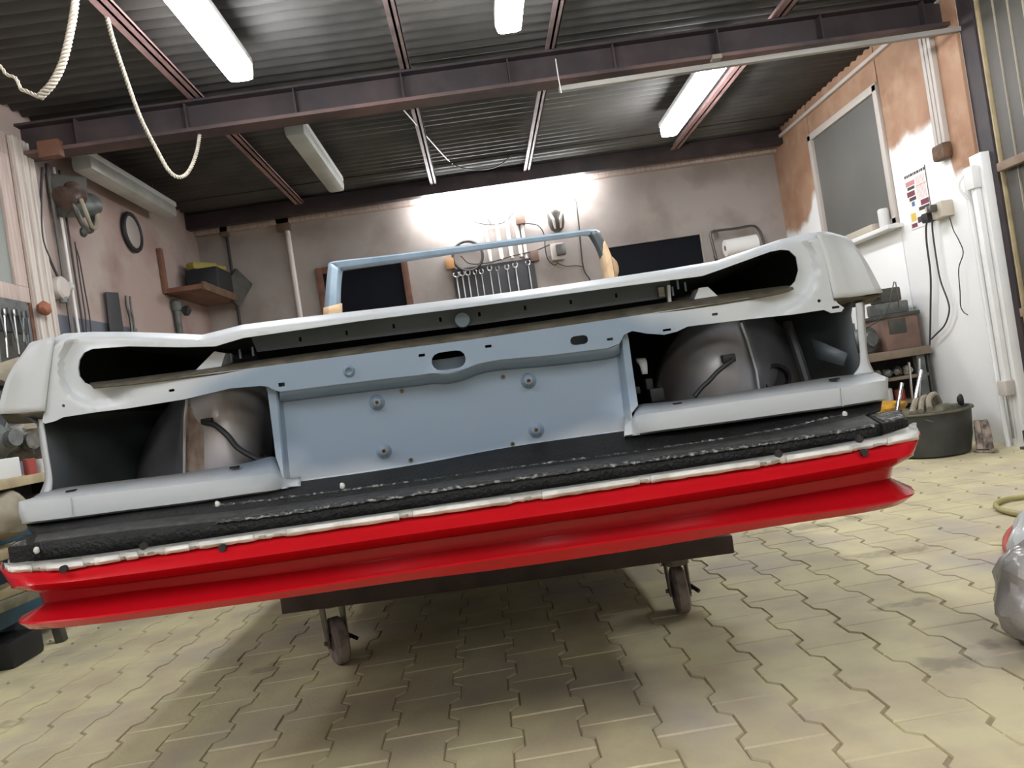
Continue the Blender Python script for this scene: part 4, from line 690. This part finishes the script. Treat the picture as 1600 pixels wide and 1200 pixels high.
obj('pipe', MB().tube([(fc.x, fc.y, 1.0), (fc.x, fc.y, fc.z)], .024, 10), 'greycast', ft); obj('head', MB().lathe(fc, (0, 0, 1), [(.03, -.03), (.042, 0), (.042, .04), (.02, .06)], 14), 'greycast', ft); obj('valve', MB().blob(fc+Vector((.03, .11, -.02)), (.035, .05, .04), 5, .2), 'black', ft)
# tool board with hanging tools at the far left
tb = thing('tool_rail', (XL, 3.5, 1.25), 'grey rail board on the left wall that carries a crowd of hanging tools', 'tool board')
obj('board', MB().box((XL+.001, 2.4, 1.34), (XL+.02, 3.84, 1.495), .003), 'board', tb); obj('rail', MB().box((XL+.001, 2.4, 1.43), (XL+.035, 3.84, 1.495), .003), 'greycast', tb)
obj('back_board', MB().box((XL+.001, 2.4, .98), (XL+.012, 3.84, 1.36), .002), 'dk', tb)
rt_ = random.Random(3)
for k in range(24):
    yy = 3.80-k*.037; zt = 1.44-rt_.random()*.02; ln = rt_.uniform(.13, .26); tl = rt_.uniform(-.03, .03); m = rt_.choice(['steel', 'steel', 'steeld', 'greycast'])
    t = thing('hand_tool', (XL+.05, yy, zt), 'hand tool hanging on the left wall rail, %s from its right end' % ['first', 'second', 'third', 'fourth', 'fifth', 'sixth', 'seventh', 'eighth', 'ninth', 'tenth', 'eleventh', 'twelfth', 'thirteenth', 'fourteenth', 'fifteenth', 'sixteenth', 'seventeenth', 'eighteenth', 'nineteenth', 'twentieth', 'twenty-first', 'twenty-second', 'twenty-third', 'twenty-fourth'][k], 'tool', 'tools hanging on the left wall rail')
    obj('shaft', MB().tube([(XL+.05, yy, zt), (XL+.05, yy+tl, zt-ln)], .0055, 6), m, t); obj('head', MB().bar((XL+.05, yy, zt+.012), (XL+.05, yy, zt-.02), .02, .012, up=(1, 0, 0), bev=.003), m, t)
# left workbench and what lies on it
lb = thing('workbench', (-1.95, 3.1, 0), 'pale wooden workbench against the left wall behind the car body', 'workbench')
ZT = .672
obj('worktop', MB().box((XL, 2.2, ZT-.035), (-1.74, 3.78, ZT), .005), 'benchy', lb); obj('lower_shelf', MB().box((XL, 2.2, ZT-.12), (-1.78, 3.5, ZT-.095), .004), 'benchy', lb); obj('bottom_shelf', MB().box((XL, 2.3, .40), (-1.72, 3.78, .43), .004), 'benchy', lb)
for x in (-1.80, XL+.05):
    for y in (2.35, 3.7): obj('leg', MB().box((x-.03, y-.03, 0), (x+.03, y+.03, ZT-.035), .004), 'dk', lb)
single('carton', MB().box((-1.90, 2.74, ZT), (-1.78, 2.98, ZT+.075), .004), 'whitebox', 'white carton on the left workbench beside the car body', 'carton')
p = PX(46, 724, -1.79); single('tin', MB().lathe((p.x, p.y, ZT), (0, 0, 1), [(.022, 0), (.022, .06), (.018, .062)], 14), 'redt', 'small dark red tin on the left workbench between carton and white cup', 'tin')
p = PX(60, 722, -1.79); single('cup', MB().lathe((p.x, p.y+.02, ZT), (0, 0, 1), [(.02, 0), (.027, .055), (.025, .055), (.018, .005)], 14), 'whitebox', 'small white cup on the left workbench, right of the red tin', 'cup')
for k, (x, y, r, m, lbx) in enumerate([(28, 695, (.055, .06, .08), 'grease', 'dark greasy engine casting behind the white carton, the left one'), (54, 690, (.045, .055, .09), 'greycast', 'grey engine casting behind the white cup, the right one'), (0, 690, (.055, .06, .07), 'greycast', 'grey machine part at the far left edge on the workbench'), (40, 672, (.10, .10, .03), 'cloth', 'pale flat lid lying on the engine castings')]):
    p = PX(x, y, -1.98); z = max(ZT+r[2]*.8, p.z); mb = MB().blob((p.x, p.y, z), r, k+2, .22, 2, cut=ZT+.001)
    if k < 3: mb.lathe((p.x+.03, p.y-.02, z), (1, -.3, .1), [(.02, .03), (.035, .03), (.035, .06), (.02, .06)], 12).tube([(p.x, p.y, z), (p.x+.02, p.y+.05, z+r[2]*1.2)], .012, 8)
    single('engine_part' if k < 3 else 'lid', mb, m, lbx, 'part' if k < 3 else 'lid')
for k, (x, y) in enumerate(((10, 585), (30, 600), (5, 625))):
    p = PX(x, y, -2.08); single('dark_casting', MB().blob((p.x, p.y, p.z), (.09, .10, .06), k+11, .25).tube([(p.x, p.y, p.z), (XL, p.y, p.z+.03)], .02, 8), 'dk' if k else 'cloth', 'dark lumpy part hung on the left wall below the tools, %s' % ('uppermost of three', 'middle of three', 'lowest of three')[k], 'part')
# things under the bench
single('sack', MB().blob(PX(4, 805, -1.78), (.07, .11, .09), 21, .12, 3, cut=.431), 'cloth', 'beige cloth sack on the bottom shelf of the left workbench', 'sack')
single('blue_cabinet', MB().box((XL+.02, 2.5, .431), (-1.86, 3.5, .545), .005), 'blue', 'blue metal box behind the sack under the left workbench', 'box')
single('blue_cabinet', MB().box((XL+.02, 2.5, .14), (-1.84, 3.6, .395), .005), 'blue', 'lower blue metal cabinet under the bottom shelf of the left workbench', 'cabinet')
for k, (x, y, rx) in enumerate(((30, 922, .09), (20, 945, .11), (45, 935, .07))):
    p = PX(x, y, -1.76); single('wood_offcut', MB().bar((p.x-.08, p.y-rx, p.z), (p.x+.03, p.y+rx, p.z+.02), .10, .035, bev=.004), 'benchy' if k != 1 else 'olive', 'rough wood offcut stacked under the left workbench, %s' % ('uppermost', 'lowest and broadest', 'the one nearest the red bumper')[k], 'wood')
single('black_case', MB().box((-2.06, 2.80, 0), (-1.80, 3.0, .10), .02), 'black', 'black case on the floor under the left workbench', 'case')
single('stand_foot', MB().bar(PZ(97, 1003, 0)+Vector((0, 0, .002)), PZ(97, 1003, 0)+Vector((-.02, 0, .15)), .035, .035, bev=.003), 'dk', 'dark square stand foot on the floor just below the left bumper end', 'leg')
# ================================================================ RIGHT WALL AND ITS BENCH
q = [PX(1411, 273, XR-.004), PX(1445, 259, XR-.004), PX(1453, 349, XR-.004), PX(1420, 362, XR-.004)]; y0, y1, z0, z1 = q[1].y, q[0].y, (q[2].z+q[3].z)/2, (q[0].z+q[1].z)/2
po = thing('poster', (XR, (y0+y1)/2, z0), 'colour poster with a dark headline on the white right wall beside the window', 'poster')
obj('sheet', MB().box((XR-.004, y0, z0), (XR-.001, y1, z1)), 'poster', po)
pw, ph = y1-y0, z1-z0
def patch(u0, v0, u1, v1, m): obj('printed_patch', MB().box((XR-.0052, y1-u0*pw, z1-v0*ph), (XR-.004, y1-u1*pw, z1-v1*ph)), m, po)
pr = random.Random(9); u = .04
while u < .93: wd = pr.uniform(.04, .1); patch(u, .03, u+wd, .075, 'ink'); u += wd+.03
for a in [(.05, .15, .45, .23, 'inkp'), (.1, .25, .42, .30, 'ink'), (.05, .33, .4, .42, 'inkm'), (.12, .44, .42, .5, 'ink'), (.5, .28, .95, .29, 'inkp'), (.2, .52, .32, .60, 'inkb'), (.6, .55, .95, .64, 'inkm'), (.48, .66, .95, .72, 'ink'), (.08, .72, .3, .86, 'inky'), (.35, .82, .62, .92, 'ink'), (.68, .84, .9, .93, 'ink'), (.05, .90, .3, .97, 'inkm')]: patch(*a)
for k in range(7): patch(.52+k*.06, .12, .525+k*.06, .52, 'inkp')
obj('border', MB().box((XR-.0054, y0, z0), (XR-.004, y0+.006, z1)), 'ink', po)
# distribution box with plug and cords
c = PX(1478, 330, XR-.03); bx = thing('socket_box', c, 'beige socket box on the white right wall with black plugs and cords', 'socket')
obj('box_body', MB().box((XR-.07, c.y-.03, c.z-.03), (XR, c.y+.13, c.z+.06), .008), 'socket', bx); obj('plug', MB().box((XR-.10, c.y+.07, c.z-.035), (XR-.05, c.y+.13, c.z+.02), .008), 'black', bx); obj('plug', MB().box((XR-.11, c.y+.01, c.z+.01), (XR-.06, c.y+.05, c.z+.05), .006), 'steeld', bx)
R_ = lambda pts, d=.03: [PX(x, y, XR-d) for x, y in pts]
wire('cord', R_([(1450, 342), (1447, 355), (1448, 380), (1454, 430), (1454, 480), (1453, 530), (1450, 570), (1447, 600), (1440, 622)]), .006, 'cable', 'black cord hanging from the socket box, the left of two')
wire('cord', R_([(1457, 338), (1457, 360), (1464, 410), (1470, 440), (1481, 470), (1483, 487), (1476, 508), (1462, 523), (1455, 530)]), .005, 'cable', 'black cord from the socket box bulging to the right')
wire('cord', R_([(1484, 340), (1490, 360), (1498, 375), (1505, 395), (1498, 420), (1500, 455), (1501, 478), (1506, 488), (1512, 492)]), .003, 'cable', 'thin short cord hanging free on the white right wall')
single('white_can', MB().lathe((XR-.05, 4.86, 1.373), (0, 0, 1), [(.032, 0), (.034, .01), (.034, .11), (.028, .12)], 16), 'whitebox', 'white can on the right window sill', 'can')
single('sill_box', MB().box((XR-.09, 4.95, 1.373), (XR-.01, 5.35, 1.42), .01), 'socket', 'long beige box lying on the right window sill', 'box')
single('sill_tool', MB().box((XR-.09, 5.42, 1.373), (XR-.02, 5.58, 1.43), .02), 'dk', 'small dark object at the far end of the right window sill', 'tool')
# rods and bolts on the white jamb
jx = 2.77-.035
db = thing('door_bolt_rod', (jx, 3.94, .12), 'long white painted bolt rod with brackets on the white door jamb', 'bolt')
obj('rod', MB().box((jx-.03, 3.925, .32), (jx, 3.965, 1.42), .008), 'whitewall', db); obj('upper_bracket', MB().box((jx-.045, 3.915, 1.38), (jx, 3.985, 1.50), .008), 'whitewall', db); obj('lower_guide', MB().box((jx-.05, 3.905, .28), (jx, 3.975, .36), .008), 'frame', db)
obj('bolt', MB().tube([(jx-.02, 3.95, .30), (jx-.02, 3.95, .05)], .006, 8), 'steel', db); obj('handle', MB().tube(CR([Vector(v) for v in ((jx-.03, 3.985, 1.48), (jx-.06, 4.01, 1.42), (jx-.03, 4.0, 1.34))], 5), .006, 8), 'whitewall', db)
single('pipe', MB().tube([(jx-.01, 4.015, 0), (jx-.01, 4.015, 1.5)], .014, 8), 'whitewall', 'thin white painted pipe left of the bolt rod on the right jamb', 'pipe')
single('floor_guide', MB().box((2.70, 3.80, 0), (2.76, 3.86, .10), .006).box((2.69, 3.78, 0), (2.77, 3.88, .015), .003), 'grease', 'small dark metal guide on the floor at the sliding door edge', 'guide')
# workbench right
by0 = 4.60; wbn = thing('workbench', (2.5, 5.2, 0), 'dirty steel-legged workbench against the right wall loaded with parts', 'workbench'); zt = .585
obj('worktop', MB().box((2.16, by0, zt-.05), (2.74, 6.2, zt), .006), 'bench', wbn)
for x in (2.22, 2.68):
    for y in (by0+.05, 6.1): obj('leg', MB().box((x-.025, y-.025, 0), (x+.025, y+.025, zt-.05), .003), 'greycast', wbn)
for z in (.42, .27, .10): obj('shelf', MB().box((2.18, by0+.03, z-.02), (2.72, 6.15, z), .003), 'bench', wbn)
obj('back_board', MB().box((2.72, by0+.03, .02), (2.735, 6.15, .53), .003), 'dk', wbn)
ob = thing('metal_box', (2.6, 4.78, zt), 'reddish brown metal box with a dark cutout on the end of the right workbench', 'box')
obj('box_body', MB().box((2.50, 4.66, zt), (2.72, 4.90, zt+.22), .006), 'brownbox', ob); obj('opening', MB().box((2.53, 4.655, zt+.10), (2.64, 4.665, zt+.19), .004), 'dk', ob); obj('lip', MB().box((2.49, 4.65, zt+.20), (2.735, 4.91, zt+.225), .004), 'dk', ob)
vz = thing('vise', (2.56, 4.78, zt+.226), 'dark blocky vise standing on the reddish metal box', 'vise')
obj('vise_body', MB().box((2.52, 4.70, zt+.226), (2.70, 4.88, zt+.30), .01), 'greycast', vz); obj('vise_jaw', MB().box((2.54, 4.71, zt+.30), (2.67, 4.86, zt+.39), .012), 'dk', vz); obj('vise_cap', MB().box((2.51, 4.72, zt+.34), (2.64, 4.84, zt+.365), .006), 'grease', vz)
# engine-like cluster: gearbox
ep = thing('gearbox', (2.4, 5.05, zt), 'grey-green gearbox casting with round end on the right workbench', 'gearbox')
gx = PX(1380, 503, 2.42); obj('casing', MB().blob((2.31, 4.83, zt+.09), (.14, .12, .09), 31, .15, 3, cut=zt+.001), 'greycast', ep)
obj('end_plate', MB().lathe((2.40, 4.72, zt+.09), (.35, -1, 0), [(.03, -.02), (.08, -.02), (.085, .0), (.08, .03), (.05, .04), (.045, .06), (0, .06)], 22), 'greycast', ep)
for k in range(5): obj('stud', MB().tube([(2.24+.035*k, 4.80, zt+.14), (2.24+.035*k, 4.80, zt+.205)], .010, 8), 'grease' if k % 2 else 'greycast', ep)
obj('pipe', MB().tube(CR([Vector(v) for v in ((2.14, 4.78, zt+.05), (2.22, 4.74, zt+.10), (2.33, 4.72, zt+.06))], 5), .018, 8), 'grease', ep)
wire('bent_wire', [(2.40, 4.74, zt+.15), PX(1384, 490, 2.45), PX(1397, 440, 2.5), PX(1402, 460, 2.5), PX(1405, 480, 2.52)], .004, 'steeld', 'thin bent wire standing up from the gearbox against the white wall', 'wire', 3)
for k, (x, y, zz, r, m, lbx, cat) in enumerate([(2.25, 4.66, .27, (.05, .05, .05), 'orange', 'orange rag on the middle shelf under the right workbench', 'rag'), (2.37, 4.66, .27, (.04, .04, .06), 'blue', 'blue can on the middle shelf under the right workbench', 'can'), (2.47, 4.66, .27, (.04, .04, .05), 'whitebox', 'white tub on the middle shelf beside the blue can', 'tub'), (2.56, 4.66, .27, (.03, .04, .04), 'redt', 'red tin on the middle shelf near the bench leg', 'tin')]):
    mb = MB().blob((x, y+.05, zz+r[2]), r, k+41, .15) if k == 0 else MB().lathe((x, y+.05, zz), (0, 0, 1), [(r[0], 0), (r[0]*1.05, .01), (r[0]*1.05, r[2]*1.6), (r[0]*.9, r[2]*1.7), (r[0]*.5, r[2]*1.8)], 14)
    single(cat, mb, m, lbx, cat)
for k in range(7): single('small_part', MB().blob((2.22+.066*k, 4.68, .42+.030), (.028, .035, .030), 50+k, .25), ['greycast', 'grease', 'cloth', 'bench'][k % 4], 'small dirty metal part on the shelf under the right bench, %s from left' % ords[k], 'part', 'parts in a row under the right workbench')
# black rubber tub with rags
tc = Vector((2.40, 4.15, 0)); tt = thing('rubber_tub', tc, 'large round black rubber tub on the floor by the right wall', 'tub')
obj('tub_body', MB().lathe(tc+Vector((0, 0, .001)), (0, 0, 1), [(.15, 0), (.175, .01), (.195, .10), (.205, .235), (.215, .24), (.215, .25), (.20, .25), (.19, .235), (.175, .05), (0, .045)], 36), 'tub', tt)
obj('rim_bead', MB().lathe(tc+Vector((0, 0, .243)), (0, 0, 1), [(.212+.007*math.cos(a), .007*math.sin(a)) for a in [2*math.pi*k/8 for k in range(9)]], 36), 'olive', tt)
obj('lug', MB().blob(tc+Vector((.17, -.03, .275)), (.018, .018, .035), 2, .1), 'black', tt)
single('rags', MB().blob(tc+Vector((0, 0, .215)), (.15, .15, .045), 61, .3, 3), 'olive', 'olive rags filling the black rubber tub', 'rags')
for k in range(3): single('hose_piece', MB().tube(CR([tc+Vector(v) for v in ((-.16+.05*k, -.12, .255+.004*k), (-.09+.05*k, -.04+.02*k, .30), (-.01+.05*k, .07, .30+.01*k), (.05+.04*k, .10, .262))], 5), .016, 8), 'cloth', 'grey-beige hose piece lying across the tub, %s' % ('leftmost', 'middle one', 'rightmost')[k], 'hose')
# yellow stand with chrome rods behind the tub
yc_ = Vector((2.33, 4.48, 0)); ys = thing('parts_stand', yc_, 'yellow and brown shock absorber crate with upright chrome rods beside the tub', 'crate')
obj('crate', MB().box(yc_+Vector((-.08, -.08, .0)), yc_+Vector((.09, .09, .20)), .01), 'rustybrown', ys)
obj('yellow_cloth', MB().blob(yc_+Vector((.0, -.0, .245)), (.105, .085, .05), 71, .3, 3), 'yellow', ys)
def rod(a, b, Y, r):
    p, q2 = PY(*a, Y), PY(*b, Y); obj('chrome_rod', MB().tube([p, q2], r, 10, rs=[r, r]), 'chrome', ys); return p
for a, b, r in [((1401, 643), (1409, 598), .011), ((1427, 638), (1420, 566), .006), ((1427, 640), (1439, 578), .011), ((1437, 632), (1436, 560), .007)]: 
    p = rod(a, b, 4.26, r); obj('rod_collar', MB().lathe(p+Vector((0, 0, -.012)), (0, 0, 1), [(.026, 0), (.026, .016), (.014, .02)], 14), 'black', ys)
# gloves by the wall
for k, (x, y) in enumerate(((1534, 690), (1545, 690))):
    p = PZ(x, 706, 0); single('work_shoe', MB().tube(CR([p+Vector(v) for v in ((0, 0, .012), (.01, .01, .07), (.015, .02, .13), (.02, .03, .165))], 4), .02, 10, rs=[.024, .026, .024, .024, .024, .024, .023, .022, .022, .02, .019, .018, .016][:13]).box(p+Vector((-.03, -.03, 0)), p+Vector((.03, .03, .012)), .004), 'glove', 'worn pink and black shoe standing upright by the white wall, %s of the pair' % ('left', 'right')[k], 'shoe')
single('pebble', MB().blob(PZ(1553, 704, .012), (.025, .02, .012), 7, .2), 'cloth', 'small beige scrap on the floor at the foot of the white wall', 'scrap')
# hoses and bags at the right edge
from mathutils import noise as NZ
def crumple(c, r_, seed):
    mb = MB().blob((0, 0, 0), (1, 1, 1), seed, .10, 4); out = []
    for v in mb.v:
        f = 1+.20*NZ.noise(v*1.6+Vector((seed, 0, 0)))-.16*abs(NZ.noise(v*3.4+Vector((0, seed, 0))))-.07*abs(NZ.noise(v*8+Vector((0, 0, seed)))); t = 1-.45*max(0, v.z)**2
        p = Vector((v.x*r_[0]*f*t, v.y*r_[1]*f*t, v.z*r_[2]*f))+Vector(c); p.z = max(p.z, .001); out.append(p)
    mb.v = out; return mb
wire('hose', [PZ(x, y, .012) for x, y in ((1640, 770), (1600, 776), (1572, 780), (1556, 788), (1566, 797), (1600, 804), (1650, 808))], .010, 'hosey', 'yellow hose loop lying on the floor at the right edge', 'hose')
wire('hose', [PZ(1640, 800, .02), PZ(1605, 816, .02), PZ(1586, 826, .02), PZ(1574, 842, .02), PZ(1574, 856, .02), PZ(1583, 868, .02), PZ(1600, 878, .02)], .013, 'hosered', 'red hose on the floor beside the plastic bag at the right edge', 'hose')
bg = single('plastic_bag', crumple((1.13, 1.62, .10), (.115, .10, .13), 85), 'bag', 'crumpled grey plastic bag standing on the floor at the right edge', 'bag', angle=30)
single('plastic_bag', crumple((1.38, 1.92, .10), (.11, .10, .14), 88), 'bagw', 'white plastic bag behind the grey one at the right edge', 'bag')
single('bag_tail', crumple((1.04, 1.53, .018), (.028, .025, .032), 90), 'bagw', 'small white crumpled film at the foot of the grey bag', 'film')
